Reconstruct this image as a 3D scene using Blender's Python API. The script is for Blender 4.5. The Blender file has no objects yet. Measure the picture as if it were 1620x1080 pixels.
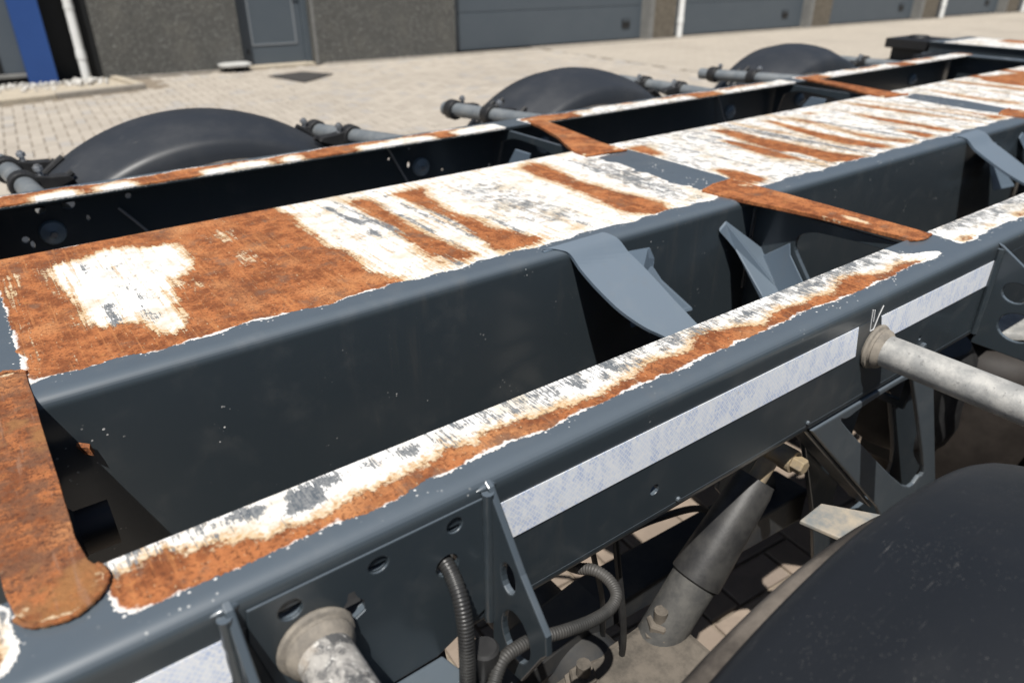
import bpy, bmesh, math, random
import numpy as np
from mathutils import Vector, Matrix, Quaternion

random.seed(7)
rng = np.random.default_rng(7)
SC = bpy.context.scene
COL = SC.collection
R = math.radians

# ------------------------------------------------------------------ camera, sky, sun, exposure
PITCH, YAW = R(28.08), R(53.345)
cam_d = bpy.data.cameras.new('camera')
cam = bpy.data.objects.new('camera', cam_d); COL.objects.link(cam)
cam.location = (0, 0, 1.54)
cam.rotation_euler = (R(90) - PITCH, 0, YAW - R(90))
cam_d.sensor_width = 36; cam_d.lens = 1149 / 1620 * 36
cam_d.clip_start = 0.02; cam_d.clip_end = 2000
cam_d.dof.use_dof = True; cam_d.dof.focus_distance = 0.95; cam_d.dof.aperture_fstop = 4.2
SC.camera = cam

SUN = Vector((0.375, 0.35, -1.0)).normalized()          # the way the light travels
elev = math.asin(-SUN.z); azim = math.atan2(-SUN.x, -SUN.y)   # clockwise from +Y, towards the sun
w = bpy.data.worlds.new('World'); SC.world = w; w.use_nodes = True
nt = w.node_tree; nt.nodes.clear()
sky = nt.nodes.new('ShaderNodeTexSky'); sky.sky_type = 'NISHITA'; sky.sun_disc = False
sky.sun_elevation = elev; sky.sun_rotation = azim
bg = nt.nodes.new('ShaderNodeBackground'); bg.inputs['Strength'].default_value = 0.05
wo = nt.nodes.new('ShaderNodeOutputWorld')
nt.links.new(sky.outputs[0], bg.inputs[0]); nt.links.new(bg.outputs[0], wo.inputs[0])
sun_d = bpy.data.lights.new('sun', 'SUN'); sun_d.energy = 4.9; sun_d.angle = R(0.53); sun_d.color = (1, .965, .91)
sun = bpy.data.objects.new('sun', sun_d); COL.objects.link(sun)
sun.rotation_euler = SUN.to_track_quat('-Z', 'Y').to_euler()
vs = SC.view_settings
vs.view_transform = 'Standard'; vs.look = 'None'; vs.gamma = 1; vs.use_curve_mapping = False; vs.exposure = 0.25
SC.render.engine = 'CYCLES'
SC.cycles.max_bounces = 5; SC.cycles.diffuse_bounces = 1; SC.cycles.glossy_bounces = 3

# ------------------------------------------------------------------ materials
class N:
    def __init__(s, name):
        s.m = bpy.data.materials.new(name); s.m.use_nodes = True
        s.t = s.m.node_tree; s.t.nodes.clear()
        s.out = s.t.nodes.new('ShaderNodeOutputMaterial')
        s.b = s.t.nodes.new('ShaderNodeBsdfPrincipled')
        s.t.links.new(s.b.outputs[0], s.out.inputs[0])
        s.tc = s.t.nodes.new('ShaderNodeTexCoord')
    def put(s, sock, v):
        if hasattr(v, 'is_linked') or isinstance(v, bpy.types.NodeSocket): s.t.links.new(v, sock)
        else:
            if isinstance(v, (tuple, list)) and len(v) == 3 and sock.type == 'RGBA': v = (*v, 1)
            sock.default_value = v
    def set(s, **k):
        for n, v in k.items(): s.put(s.b.inputs[n.replace('_', ' ')], v)
    def map(s, scale=(1, 1, 1), rot=(0, 0, 0), loc=(0, 0, 0), src='Object'):
        n = s.t.nodes.new('ShaderNodeMapping'); s.t.links.new(s.tc.outputs[src], n.inputs[0])
        n.inputs['Scale'].default_value = scale; n.inputs['Rotation'].default_value = rot; n.inputs['Location'].default_value = loc
        return n.outputs[0]
    def noise(s, scale=5, detail=4, rough=.55, vec=None, dist=0):
        n = s.t.nodes.new('ShaderNodeTexNoise')
        n.inputs['Scale'].default_value = scale; n.inputs['Detail'].default_value = detail
        n.inputs['Roughness'].default_value = rough; n.inputs['Distortion'].default_value = dist
        s.t.links.new(vec if vec is not None else s.tc.outputs['Object'], n.inputs['Vector'])
        return n.outputs['Fac']
    def vor(s, scale, vec=None, out='Distance', feature='F1'):
        n = s.t.nodes.new('ShaderNodeTexVoronoi'); n.feature = feature
        n.inputs['Scale'].default_value = scale
        s.t.links.new(vec if vec is not None else s.tc.outputs['Object'], n.inputs['Vector'])
        return n.outputs[out]
    def math(s, op, a, b=0.0, c=0.0, clamp=False):
        n = s.t.nodes.new('ShaderNodeMath'); n.operation = op; n.use_clamp = clamp
        for i, v in enumerate((a, b, c)): s.put(n.inputs[i], v)
        return n.outputs[0]
    def ss(s, v, a, b):
        n = s.t.nodes.new('ShaderNodeMapRange'); n.interpolation_type = 'SMOOTHSTEP'
        s.put(n.inputs[0], v)
        if a <= b: n.inputs[1].default_value = a; n.inputs[2].default_value = b
        else: n.inputs[1].default_value = b; n.inputs[2].default_value = a; n.inputs[3].default_value = 1; n.inputs[4].default_value = 0
        return n.outputs[0]
    def mix(s, f, a, b):
        n = s.t.nodes.new('ShaderNodeMix'); n.data_type = 'RGBA'
        s.put(n.inputs[0], f); s.put(n.inputs[6], a); s.put(n.inputs[7], b)
        return n.outputs[2]
    def lerp(s, f, a, b):
        n = s.t.nodes.new('ShaderNodeMix'); n.data_type = 'FLOAT'
        s.put(n.inputs[0], f); s.put(n.inputs[2], a); s.put(n.inputs[3], b)
        return n.outputs[0]
    def attr(s, name):
        n = s.t.nodes.new('ShaderNodeAttribute'); n.attribute_name = name
        return n.outputs['Fac']
    def rnd(s):
        n = s.t.nodes.new('ShaderNodeObjectInfo'); return n.outputs['Random']
    def bump(s, h, strength=.3, dist=.002):
        n = s.t.nodes.new('ShaderNodeBump'); n.inputs['Strength'].default_value = strength; n.inputs['Distance'].default_value = dist
        s.t.links.new(h, n.inputs['Height']); s.t.links.new(n.outputs[0], s.b.inputs['Normal'])

PAINT = (.031, .041, .049)
def rust_col(n):
    a = n.noise(35, 8, .7); b = n.noise(220, 4, .65); c = n.noise(9, 3, .5)
    col = n.mix(n.ss(a, .40, .60), (.20, .066, .026), (.41, .15, .056))
    col = n.mix(n.ss(c, .5, .72), col, (.50, .225, .095))
    col = n.mix(n.math('MULTIPLY', n.ss(b, .50, .64), .8), col, (.115, .042, .02))
    col = n.mix(n.math('MULTIPLY', n.ss(n.noise(13, 7, .72), .52, .66), .7), col, (.14, .056, .03))
    col = n.mix(n.math('MULTIPLY', n.ss(n.noise(90, 4, .7), .58, .72), .45), col, (.5, .24, .08))
    col = n.mix(n.math('MULTIPLY', n.ss(n.noise(26, 6, .7), .54, .68), .5), col, (.20, .125, .085))
    col = n.mix(n.math('MULTIPLY', n.ss(n.noise(70, 5, .7), .60, .70), .5), col, (.42, .13, .03))
    return col, b

def paint_dust_toplight(n, base, lit_top=(.088, .109, .130)):
    """upward faces get the paler film colour, light painted in; dust and specks anywhere"""
    d = n.ss(n.noise(14, 6, .65), .5, .8)
    ge = n.t.nodes.new('ShaderNodeNewGeometry'); sp_ = n.t.nodes.new('ShaderNodeSeparateXYZ'); n.t.links.new(ge.outputs['True Normal'], sp_.inputs[0])
    up = n.ss(sp_.outputs[2], .35, .85)  # brighter tops are put into the colour by facing
    sp = n.ss(n.vor(140), .05, .02); sp = n.math('MULTIPLY', sp, n.ss(n.noise(23, 2), .64, .70))
    col = n.mix(n.math('MULTIPLY', up, n.math('MULTIPLY_ADD', n.noise(25, 5, .6), .3, .85, True)), base, lit_top)
    drip = n.ss(n.noise(1, 5, .65, n.map((38, 38, 3.2))), .52, .72)
    col = n.mix(n.math('MULTIPLY', n.math('MULTIPLY', drip, n.ss(n.noise(5, 3), .42, .62)), .10), col, (.17, .145, .115))
    col = n.mix(n.math('MULTIPLY', d, .09), col, (.22, .205, .18))
    col = n.mix(n.math('MULTIPLY', sp, .35), col, (.4, .38, .35))
    return col, d

def mk_paint(name, base=PAINT, rough=.34, lit_top=(.088, .109, .130)):
    n = N(name); col, d = paint_dust_toplight(n, base, lit_top)
    sc = n.math('MULTIPLY', n.ss(n.noise(1, 5, .7, n.map((22, 22, 260), (R(20), R(30), 0))), .70, .74), n.ss(n.noise(7, 2), .55, .66))
    col = n.mix(n.math('MULTIPLY', sc, .35), col, (.25, .26, .27))
    n.set(Base_Color=col, Roughness=n.math('MULTIPLY_ADD', d, .18, rough), Specular_IOR_Level=.5, Coat_Weight=.4, Coat_Roughness=.14, Coat_IOR=1.5)
    n.bump(n.noise(60, 3, .5), .03, .002)
    return n.m
M = {}
M['paint'] = mk_paint('anthracite_paint')
M['paint_dusty'] = mk_paint('dusty_anthracite_paint', (.062, .076, .088), .5)
M['paint_lit'] = mk_paint('lit_anthracite_paint', (.115, .155, .20), .5, (.135, .170, .208))  # lighter copy of the paint, sun brightness put into the colour

def mk_worn(name, ks):
    n = N(name)
    rust, wear, grey, fleck, fw = (n.attr(k) for k in ('rust', 'wear', 'grey', 'fleck', 'fleckw')); fringe = n.attr('fringe')
    e1 = n.noise(55, 7, .68); e2 = n.noise(190, 5, .6)
    st = n.noise(1, 6, .68, n.map((150, 5.5, 60), (0, 0, R(3))))
    st2 = n.noise(1, 6, .72, n.map((400, 26, 60), (0, 0, R(3)), (3, 1, 0)))
    c = lambda v, k: n.math('MULTIPLY', n.math('SUBTRACT', v, .5), k)
    # rust stains
    rf = n.math('ADD', rust, n.math('ADD', c(e1, 1.2 - .3 * ks), n.math('ADD', c(st, 1.6 * ks), c(e2, .6))))
    rm = n.ss(rf, .46, .64); cm = n.ss(rf, .02, .44)
    rc, rb = rust_col(n)
    rc = n.mix(n.math('MULTIPLY', n.ss(st, .52, .66), .55), rc, (.48, .20, .075))
    rc = n.mix(n.math('MULTIPLY', n.ss(st2, .56, .70), .5), rc, (.16, .07, .04))
    rc = n.mix(n.math('MULTIPLY', n.ss(n.math('MULTIPLY', st2, e2), .34, .40), .8), rc, (.66, .50, .30))
    # primer showing through
    big = n.noise(11, 5, .65)
    white = n.mix(n.ss(e1, .38, .68), (.80, .79, .77), (.66, .64, .60))
    white = n.mix(n.math('MULTIPLY', n.ss(big, .48, .66), .7), white, (.54, .46, .33))
    white = n.mix(n.math('MULTIPLY', n.ss(n.noise(30, 6, .7), .56, .70), .5), white, (.46, .45, .42))
    white = n.mix(n.math('MULTIPLY', n.ss(st, .56, .68), .55), white, (.40, .37, .33))
    cream = n.mix(n.ss(e2, .35, .7), (.60, .43, .23), (.47, .28, .125))
    col = n.mix(n.math('MULTIPLY', cm, n.math('MULTIPLY_ADD', e2, .8, .45, True)), white, cream)
    # grey paint left in scratches
    gf = n.math('ADD', grey, n.math('ADD', c(e1, 1.5), n.math('ADD', c(st2, 2.4), c(e2, 1.4))))
    gm = n.ss(gf, .54, .58)
    fl = n.math('ADD', n.math('MULTIPLY', st2, .62), n.math('MULTIPLY', e1, .38))
    fm = n.math('GREATER_THAN', n.math('MULTIPLY_ADD', fleck, .185, fl), .655)
    thin = n.math('MULTIPLY', n.ss(n.noise(1, 4, .6, n.map((260, 9, 60), (0, 0, R(5)), (9, 2, 0))), .67, .72), .5)
    pcol, d = paint_dust_toplight(n, PAINT)
    gcol = n.mix(n.ss(n.math('ADD', n.math('MULTIPLY', st2, .6), n.math('MULTIPLY', e2, .4)), .40, .60), (.075, .09, .108), (.24, .245, .245))
    gm2 = n.math('MAXIMUM', gm, n.math('MAXIMUM', fm, thin))
    keep = n.math('SUBTRACT', 1.0, n.math('MULTIPLY', rm, .8))
    col = n.mix(n.math('MULTIPLY', gm2, n.math('SUBTRACT', 1.0, rm)), col, gcol)
    col = n.mix(rm, col, rc)
    # edge of the worn area: a chipped white rim, then sound paint
    wf = n.math('ADD', wear, n.math('ADD', c(e1, .95), n.math('ADD', c(e2, .8), c(st2, .4))))
    inside = n.ss(wf, .485, .50)
    rim = n.math('MULTIPLY', n.ss(wf, .48, .50), n.ss(n.math('ADD', fringe, n.math('ADD', c(n.noise(16, 3, .6), .9), c(e1, .6))), .60, .50))
    col = n.mix(n.math('MULTIPLY', rim, .92), col, (.78, .76, .72))
    chips = n.math('MULTIPLY', n.ss(n.math('ADD', n.vor(120), c(e2, .35)), .19, .14), n.ss(n.math('MULTIPLY_ADD', fringe, 1.0, c(n.noise(20, 4, .6), 1.6)), .16, .42))
    chips = n.math('MAXIMUM', chips, n.math('MULTIPLY', n.ss(n.math('ADD', n.vor(90), c(e2, .3)), .22, .17), n.ss(fw, .3, .5)))
    pc = n.mix(chips, pcol, (.74, .73, .7))
    col = n.mix(inside, pc, col)
    rough = n.lerp(inside, n.math('MULTIPLY_ADD', d, .2, .40), n.lerp(rm, .62, .9))
    n.set(Base_Color=col, Roughness=rough, Specular_IOR_Level=n.lerp(inside, .5, .2), Coat_Weight=n.lerp(inside, .4, 0.0), Coat_Roughness=.14, Coat_IOR=1.5)
    h = n.math('ADD', n.math('MULTIPLY', inside, -.7), n.math('MULTIPLY', n.math('MULTIPLY', rm, inside), n.math('MULTIPLY', rb, .9)))
    h = n.math('ADD', h, n.math('MULTIPLY', gm2, n.math('MULTIPLY', inside, .25)))
    n.bump(h, .8, .002)
    return n.m
M['worn'] = mk_worn('worn_anthracite_paint', 1.0); M['worn_rail'] = mk_worn('worn_rail_paint', .30)

def mk_rust(name='rusted_plate', heavy=False):
    n = N(name); rc, rb = rust_col(n)
    wm = n.attr('whit'); e = n.noise(60, 6, .65)
    f = n.math('ADD', wm, n.math('MULTIPLY', n.math('SUBTRACT', e, .5), 1.5))
    col = n.mix(n.ss(n.noise(1, 4, .6, n.map((160, 10, 30), (0, 0, R(-3)))), .58, .72), rc, (.13, .055, .032))
    pit = n.noise(160, 5, .7)
    if heavy:
        col = n.mix(n.math('MULTIPLY', n.ss(n.noise(30, 7, .75), .42, .60), .85), col, (.16, .078, .046))
        col = n.mix(n.math('MULTIPLY', n.ss(pit, .54, .64), .8), col, (.09, .04, .025))
        col = n.mix(n.math('MULTIPLY', n.ss(n.noise(15, 4, .65), .56, .70), .6), col, (.36, .17, .06))
        col = n.mix(n.math('MULTIPLY', n.ss(n.noise(1, 5, .7, n.map((110, 7, 30), (0, 0, R(-2)), (2, 5, 0))), .55, .68), .6), col, (.30, .17, .11))
        rb = n.math('ADD', rb, n.math('MULTIPLY', pit, 1.6))
    col = n.mix(n.ss(f, .45, .62), col, (.60, .46, .30))
    n.set(Base_Color=col, Roughness=.9, Specular_IOR_Level=.2); n.bump(rb, .7 if heavy else .5, .002); return n.m
M['rust_heavy'] = mk_rust('pitted_rusted_plate', True)
M['rust'] = mk_rust()

def mk_simple(name, col, rough, spec=.5, metal=0, var=None, vscale=30, bump=.1, bscale=200, bdist=.001):
    n = N(name)
    if var: c = n.mix(n.ss(n.noise(vscale, 6, .65), .35, .7), col, var)
    else: c = col
    n.set(Base_Color=c, Roughness=rough, Specular_IOR_Level=spec, Metallic=metal)
    if bump: n.bump(n.noise(bscale, 4, .6), bump, bdist)
    return n.m

def mk_fender(name, k):
    n = N(name)
    d = n.ss(n.noise(7, 5, .6), .42, .75)
    sp = n.math('MULTIPLY', n.ss(n.math('ADD', n.vor(420), n.math('MULTIPLY', n.noise(900, 2), .12)), .25, .17), n.ss(n.math('ADD', n.noise(9, 4, .7), n.math('MULTIPLY', n.math('SUBTRACT', n.noise(200, 3, .6), .5), 1.1)), .54, .64))
    sc = n.math('MULTIPLY', n.ss(n.noise(1, 5, .7, n.map((18, 300, 18), (0, 0, R(12)))), .62, .70), n.ss(n.noise(6, 2), .54, .64))
    col = n.mix(n.math('MULTIPLY', d, .6), tuple(k * v for v in (.022, .025, .030)), tuple(k * v for v in (.036, .038, .042)))
    col = n.mix(n.math('MULTIPLY', sp, .42), col, (.30, .29, .27))
    col = n.mix(n.math('MULTIPLY', sc, .5), col, (.2, .19, .18))
    n.set(Base_Color=col, Roughness=n.math('MULTIPLY_ADD', d, .12, .46), Specular_IOR_Level=.5)
    n.bump(n.noise(500, 3, .6), .12, .0006)
    return n.m
M['fender'] = mk_fender('greyed_black_plastic', 1.15); M['fender_near'] = mk_fender('black_plastic', .55)

def mk_galv():
    n = N('galvanised_steel')
    a = n.noise(26, 8, .7); b = n.noise(120, 6, .7); v = n.vor(60, out='Color')
    col = n.mix(n.ss(a, .38, .62), (.30, .30, .29), (.47, .46, .43))
    col = n.mix(n.math('MULTIPLY', n.ss(b, .58, .68), .65), col, (.16, .16, .155))
    col = n.mix(n.math('MULTIPLY', n.ss(n.noise(14, 5, .7), .58, .75), .6), col, (.5, .45, .36))
    n.set(Base_Color=col, Roughness=.62, Metallic=.25); n.bump(b, .3, .002); return n.m
M['galv'] = mk_galv()
def mk_scaly():
    n = N('weathered_galvanised_steel')
    a = n.noise(45, 8, .72, dist=.6); b = n.noise(150, 6, .7)
    col = n.mix(n.ss(a, .40, .58), (.10, .10, .10), (.42, .40, .37))
    col = n.mix(n.ss(b, .54, .64), col, (.62, .60, .56))
    col = n.mix(n.math('MULTIPLY', n.ss(n.noise(20, 4, .6), .55, .72), .5), col, (.36, .27, .18))
    n.set(Base_Color=col, Roughness=.75, Metallic=.1); n.bump(n.math('ADD', a, b), .5, .003); return n.m
M['scaly'] = mk_scaly()
M['galv_grey'] = mk_simple('dull_zinc_tube', (.17, .19, .205), .45, .5, metal=.3, var=(.26, .275, .28), vscale=16, bump=.05)
M['rubber'] = mk_simple('black_rubber', (.018, .018, .019), .5, .4, var=(.03, .03, .03))
M['hose'] = mk_simple('corrugated_plastic', (.022, .022, .022), .38, .5, var=(.05, .05, .048), vscale=18)
M['hose_dusty'] = mk_simple('dusty_corrugated_plastic', (.03, .03, .029), .55, .4, var=(.065, .062, .058), vscale=25)
M['tyre'] = mk_simple('dusty_tyre_rubber', (.06, .052, .045), .9, .15, var=(.21, .18, .15), vscale=9, bump=.3)
M['rim'] = mk_simple('painted_wheel_steel', (.3, .3, .3), .5, var=(.2, .19, .18))
M['zinc'] = mk_simple('zinc_plated_steel', (.6, .62, .65), .3, metal=.8, var=(.45, .45, .45))
M['bolt'] = mk_simple('yellow_zinc_bolt', (.36, .28, .17), .55, metal=.2, var=(.26, .215, .16), vscale=60)
M['shock'] = mk_simple('dusty_black_steel', (.020, .020, .021), .5, .4, var=(.045, .044, .042), vscale=22, bump=.2)
M['shock_low'] = mk_simple('dusty_grey_steel', (.055, .055, .054), .7, .3, var=(.10, .097, .09), vscale=30, bump=.2)
M['dusty'] = mk_simple('dust_caked_steel', (.15, .13, .108), .85, .2, var=(.07, .063, .054), vscale=24, bump=.4)
M['collar'] = mk_simple('dusty_weld_ring', (.27, .24, .20), .8, .2, var=(.15, .137, .12), vscale=40, bump=.5)
M['ledge'] = mk_simple('dirty_grey_steel', (.16, .18, .19), .6, .4, var=(.40, .34, .26), vscale=16, bump=.2)
M['disc'] = mk_simple('grey_plastic_cap', (.16, .20, .23), .3, .5)
M['wire'] = mk_simple('grey_cable', (.22, .22, .22), .5)
M['chalk'] = mk_simple('white_paint_marker', (.62, .62, .62), .8, bump=0)
M['black'] = mk_simple('black_steel', (.012, .012, .013), .5)

def mk_tape():
    n = N('reflective_tape')
    v = n.t.nodes.new('ShaderNodeTexVoronoi'); v.feature = 'DISTANCE_TO_EDGE'; v.inputs['Randomness'].default_value = .12
    v.inputs['Scale'].default_value = 1
    # hexagonal cells: squash a regular grid and lean it
    mp = n.map((230, 1, 200), (0, R(45), 0)); n.t.links.new(mp, v.inputs['Vector'])
    cell = n.ss(v.outputs['Distance'], .04, .13)
    wav = n.ss(n.noise(1, 3, .5, n.map((70, 1, 26), (0, R(25), 0))), .42, .58)
    big = n.ss(n.noise(22, 3, .5), .4, .6)
    a = n.mix(n.math('MULTIPLY', wav, .95), (.80, .85, .94), (.55, .64, .84))
    a = n.mix(n.math('MULTIPLY', big, .35), a, (.84, .88, .94))
    col = n.mix(n.math('MULTIPLY', n.math('SUBTRACT', 1.0, cell), .9), a, (.95, .96, .97))
    col = n.mix(n.ss(n.noise(45, 5, .7), .70, .76), col, (.6, .52, .4))
    col = n.mix(n.math('MULTIPLY', n.ss(n.noise(12, 5, .7), .6, .75), .3), col, (.5, .46, .4))
    n.set(Base_Color=col, Roughness=.35, Specular_IOR_Level=.5); n.bump(cell, .06, .0005); return n.m
M['tape'] = mk_tape()

def mk_paver(name, joints, dirt=0):
    n = N(name)
    if joints:
        br = n.t.nodes.new('ShaderNodeTexBrick'); br.inputs['Scale'].default_value = 1
        br.inputs['Brick Width'].default_value = .21; br.inputs['Row Height'].default_value = .105; br.inputs['Mortar Size'].default_value = .004
        br.inputs['Color1'].default_value = (.435, .39, .33, 1); br.inputs['Color2'].default_value = (.40, .36, .305, 1); br.inputs['Mortar'].default_value = (.33, .28, .22, 1)
        n.t.links.new(n.map((1, 1, 1), (0, 0, R(4.2))), br.inputs[0])
        base = br.outputs[0]
    else:
        r = n.math('FRACT', n.math('ADD', n.attr('tint'), n.rnd()))
        base = n.mix(r, (.375, .335, .285), (.45, .405, .345))
        base = n.mix(n.ss(r, .86, .9), base, (.37, .345, .315))
    p = n.noise(.5, 5, .6); q = n.noise(60, 6, .7); s = n.vor(150)
    col = n.mix(n.math('MULTIPLY', n.ss(p, .45, .72), .35), base, (.27, .24, .205))
    col = n.mix(n.math('MULTIPLY', n.ss(q, .5, .75), .35), col, (.24, .20, .16))
    col = n.mix(n.math('MULTIPLY', n.ss(s, .14, .06), .35), col, (.55, .5, .43))
    if dirt:
        k = n.noise(4, 6, .7)
        col = n.mix(n.ss(k, .30, .60), n.mix(.6, col, (.24, .165, .115)), n.mix(.75, col, (.17, .125, .095)))
    n.set(Base_Color=col, Roughness=.9, Specular_IOR_Level=.2); n.bump(q, .4, .002)
    return n.m
M['paver'] = mk_paver('concrete_paver', False)
M['paver_dirty'] = mk_paver('grimy_concrete_paver', False, 1)
M['yard'] = mk_paver('jointed_concrete_pavers', True)
M['joint'] = mk_simple('joint_sand', (.28, .235, .18), .95, .1, var=(.15, .125, .1), vscale=40)

def mk_dash():
    n = N('pebbledash')
    v = n.vor(110); a = n.noise(30, 6, .7)
    cell = n.vor(110, out='Color')
    sep = n.t.nodes.new('ShaderNodeSeparateColor'); n.t.links.new(cell, sep.inputs[0])
    col = n.mix(sep.outputs[0], (.070, .070, .066), (.132, .131, .122))
    col = n.mix(n.ss(sep.outputs[1], .955, .98), col, (.40, .40, .38))
    col = n.mix(n.math('MULTIPLY', n.ss(n.noise(2.2, 5, .65), .45, .75), .35), col, (.19, .18, .155))
    n.set(Base_Color=col, Roughness=.95, Specular_IOR_Level=.2)
    n.bump(n.math('ADD', n.math('MULTIPLY', v, -1.0), a), .8, .008); return n.m
M['dash'] = mk_dash()
M['pier'] = mk_simple('brown_grey_pebbledash', (.115, .10, .08), .95, .2, var=(.17, .15, .12), vscale=14, bump=.6, bscale=90, bdist=.006)
M['door'] = mk_simple('anthracite_door', (.072, .09, .108), .42, .5, var=(.078, .096, .114), vscale=3, bump=.03, bscale=80)
M['frame'] = mk_simple('grey_door_frame', (.2, .2, .19), .5, .4, var=(.16, .16, .155), vscale=6)
M['bead'] = mk_simple('pale_grey_bead', (.2, .22, .24), .5)
M['blue'] = mk_simple('blue_cladding', (.018, .06, .215), .45, .4, var=(.02, .065, .23), vscale=2, bump=.03)
M['dark'] = mk_simple('black_cladding_and_shade', (.010, .011, .012), .6, .3, bump=.05)  # also paints the shade in the downpipe recess
M['white_pipe'] = mk_simple('white_plastic_pipe', (.78, .79, .78), .45, .4, var=(.70, .71, .69), vscale=5, bump=.02)
M['kerb'] = mk_simple('concrete_kerb', (.46, .40, .31), .9, .2, var=(.36, .32, .26), vscale=10, bump=.5)
M['kerb2'] = mk_simple('grey_concrete_kerb', (.32, .29, .25), .9, .2, var=(.24, .22, .19), vscale=10, bump=.5)
M['mat'] = mk_simple('dark_rubber_mat', (.045, .043, .043), .9, .2, var=(.07, .066, .062), vscale=30, bump=.6, bscale=300)
M['stone'] = mk_simple('pale_stone', (.58, .58, .56), .6, .3, var=(.44, .43, .4), vscale=4)
M['gravel'] = mk_simple('white_gravel', (.66, .64, .6), .85, .2, var=(.42, .40, .37), vscale=9, bump=.3)
M['roof'] = mk_simple('roof_felt', (.06, .06, .06), .9, .2, var=(.08, .08, .08))
M['underseal'] = mk_simple('dark_underside_paint', (.02, .024, .03), .55, .4, var=(.05, .048, .045), vscale=12)

# ------------------------------------------------------------------ mesh helpers
def tag(o, label=None, cat=None, group=None, kind=None):
    for k, v in (('label', label), ('category', cat), ('group', group), ('kind', kind)):
        if v: o[k] = v
    return o
def link(name, me, mat=None, parent=None, smooth=False, bevel=0, mw=None):
    o = bpy.data.objects.new(name, me); COL.objects.link(o)
    if mat is not None and not me.materials: me.materials.append(mat)
    if smooth:
        me.polygons.foreach_set('use_smooth', [True] * len(me.polygons))
    if mw is not None: o.matrix_basis = mw
    if parent is not None:
        o.parent = parent; o.matrix_parent_inverse = world(parent).inverted()
    if bevel:
        b = o.modifiers.new('bevel', 'BEVEL'); b.width = bevel; b.segments = 2; b.limit_method = 'ANGLE'; b.angle_limit = R(40)
        b.harden_normals = False
    return o
def world(o):
    m = o.matrix_basis.copy()
    if o.parent is not None: m = world(o.parent) @ o.matrix_parent_inverse @ m
    return m
def empty(name, loc):
    o = bpy.data.objects.new(name, None); COL.objects.link(o); o.location = loc; o.empty_display_size = .1
    return o

class MB:
    def __init__(s): s.v = []; s.f = []
    def add(s, vs, fs):
        k = len(s.v); s.v += [tuple(p) for p in vs]; s.f += [tuple(i + k for i in f) for f in fs]; return s
    def box(s, a, b, M4=None):
        x0, y0, z0 = a; x1, y1, z1 = b
        vs = [(x0, y0, z0), (x1, y0, z0), (x1, y1, z0), (x0, y1, z0), (x0, y0, z1), (x1, y0, z1), (x1, y1, z1), (x0, y1, z1)]
        if M4 is not None: vs = [M4 @ Vector(p) for p in vs]
        return s.add(vs, [(3, 2, 1, 0), (4, 5, 6, 7), (0, 1, 5, 4), (1, 2, 6, 5), (2, 3, 7, 6), (3, 0, 4, 7)])
    def prism(s, poly, off):
        """polygon (3D points, convex or simple) swept by vector off"""
        n = len(poly); off = Vector(off); a = [Vector(p) for p in poly]; b = [p + off for p in a]
        return s.add(a + b, [tuple(range(n))[::-1], tuple(range(n, 2 * n))] + [(i, (i + 1) % n, (i + 1) % n + n, i + n) for i in range(n)])
    def tube(s, path, r, n=16, cap=True, rs=None):
        path = [Vector(p) for p in path]; m = len(path); k = len(s.v)
        t0 = (path[1] - path[0]).normalized()
        u = t0.orthogonal().normalized()
        for i, p in enumerate(path):
            t = ((path[min(i + 1, m - 1)] - path[max(i - 1, 0)])).normalized()
            u = (u - t * u.dot(t)).normalized(); w_ = t.cross(u)
            rr = rs[i] if rs is not None else r
            for j in range(n):
                a = 2 * math.pi * j / n
                s.v.append(tuple(p + (u * math.cos(a) + w_ * math.sin(a)) * rr))
        for i in range(m - 1):
            for j in range(n):
                a = k + i * n + j; b = k + i * n + (j + 1) % n
                s.f.append((a, b, b + n, a + n))
        if cap:
            s.f.append(tuple(k + j for j in range(n))[::-1]); s.f.append(tuple(k + (m - 1) * n + j for j in range(n)))
        return s
    def lathe(s, prof, n, c, axis='Y', closed=False):
        """prof: (r, h) pairs turned about an axis through c"""
        k = len(s.v); c = Vector(c); m = len(prof)
        for r, h in prof:
            for j in range(n):
                a = 2 * math.pi * j / n; x, y = r * math.cos(a), r * math.sin(a)
                d = (x, h, y) if axis == 'Y' else ((h, x, y) if axis == 'X' else (x, y, h))
                s.v.append(tuple(c + Vector(d)))
        rows = m if closed else m - 1
        for i in range(rows):
            i2 = (i + 1) % m
            for j in range(n):
                s.f.append((k + i * n + j, k + i * n + (j + 1) % n, k + i2 * n + (j + 1) % n, k + i2 * n + j))
        return s
    def build(s, name, mat, parent=None, smooth=False, bevel=0, mw=None, label=None, kind=None):
        me = bpy.data.meshes.new(name); me.from_pydata(s.v, [], s.f); me.update()
        bm = bmesh.new(); bm.from_mesh(me); bmesh.ops.recalc_face_normals(bm, faces=bm.faces); bm.to_mesh(me); bm.free()
        o = link(name, me, mat, parent, False, bevel, mw)
        if smooth: me.polygons.foreach_set('use_smooth', [True] * len(me.polygons)); sharp(me)
        return tag(o, label, kind=kind)
def sharp(me, ang=R(38)):
    bm = bmesh.new(); bm.from_mesh(me)
    for e in bm.edges:
        if len(e.link_faces) == 2 and e.calc_face_angle(0) > ang: e.smooth = False
    bm.to_mesh(me); bm.free()

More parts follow.
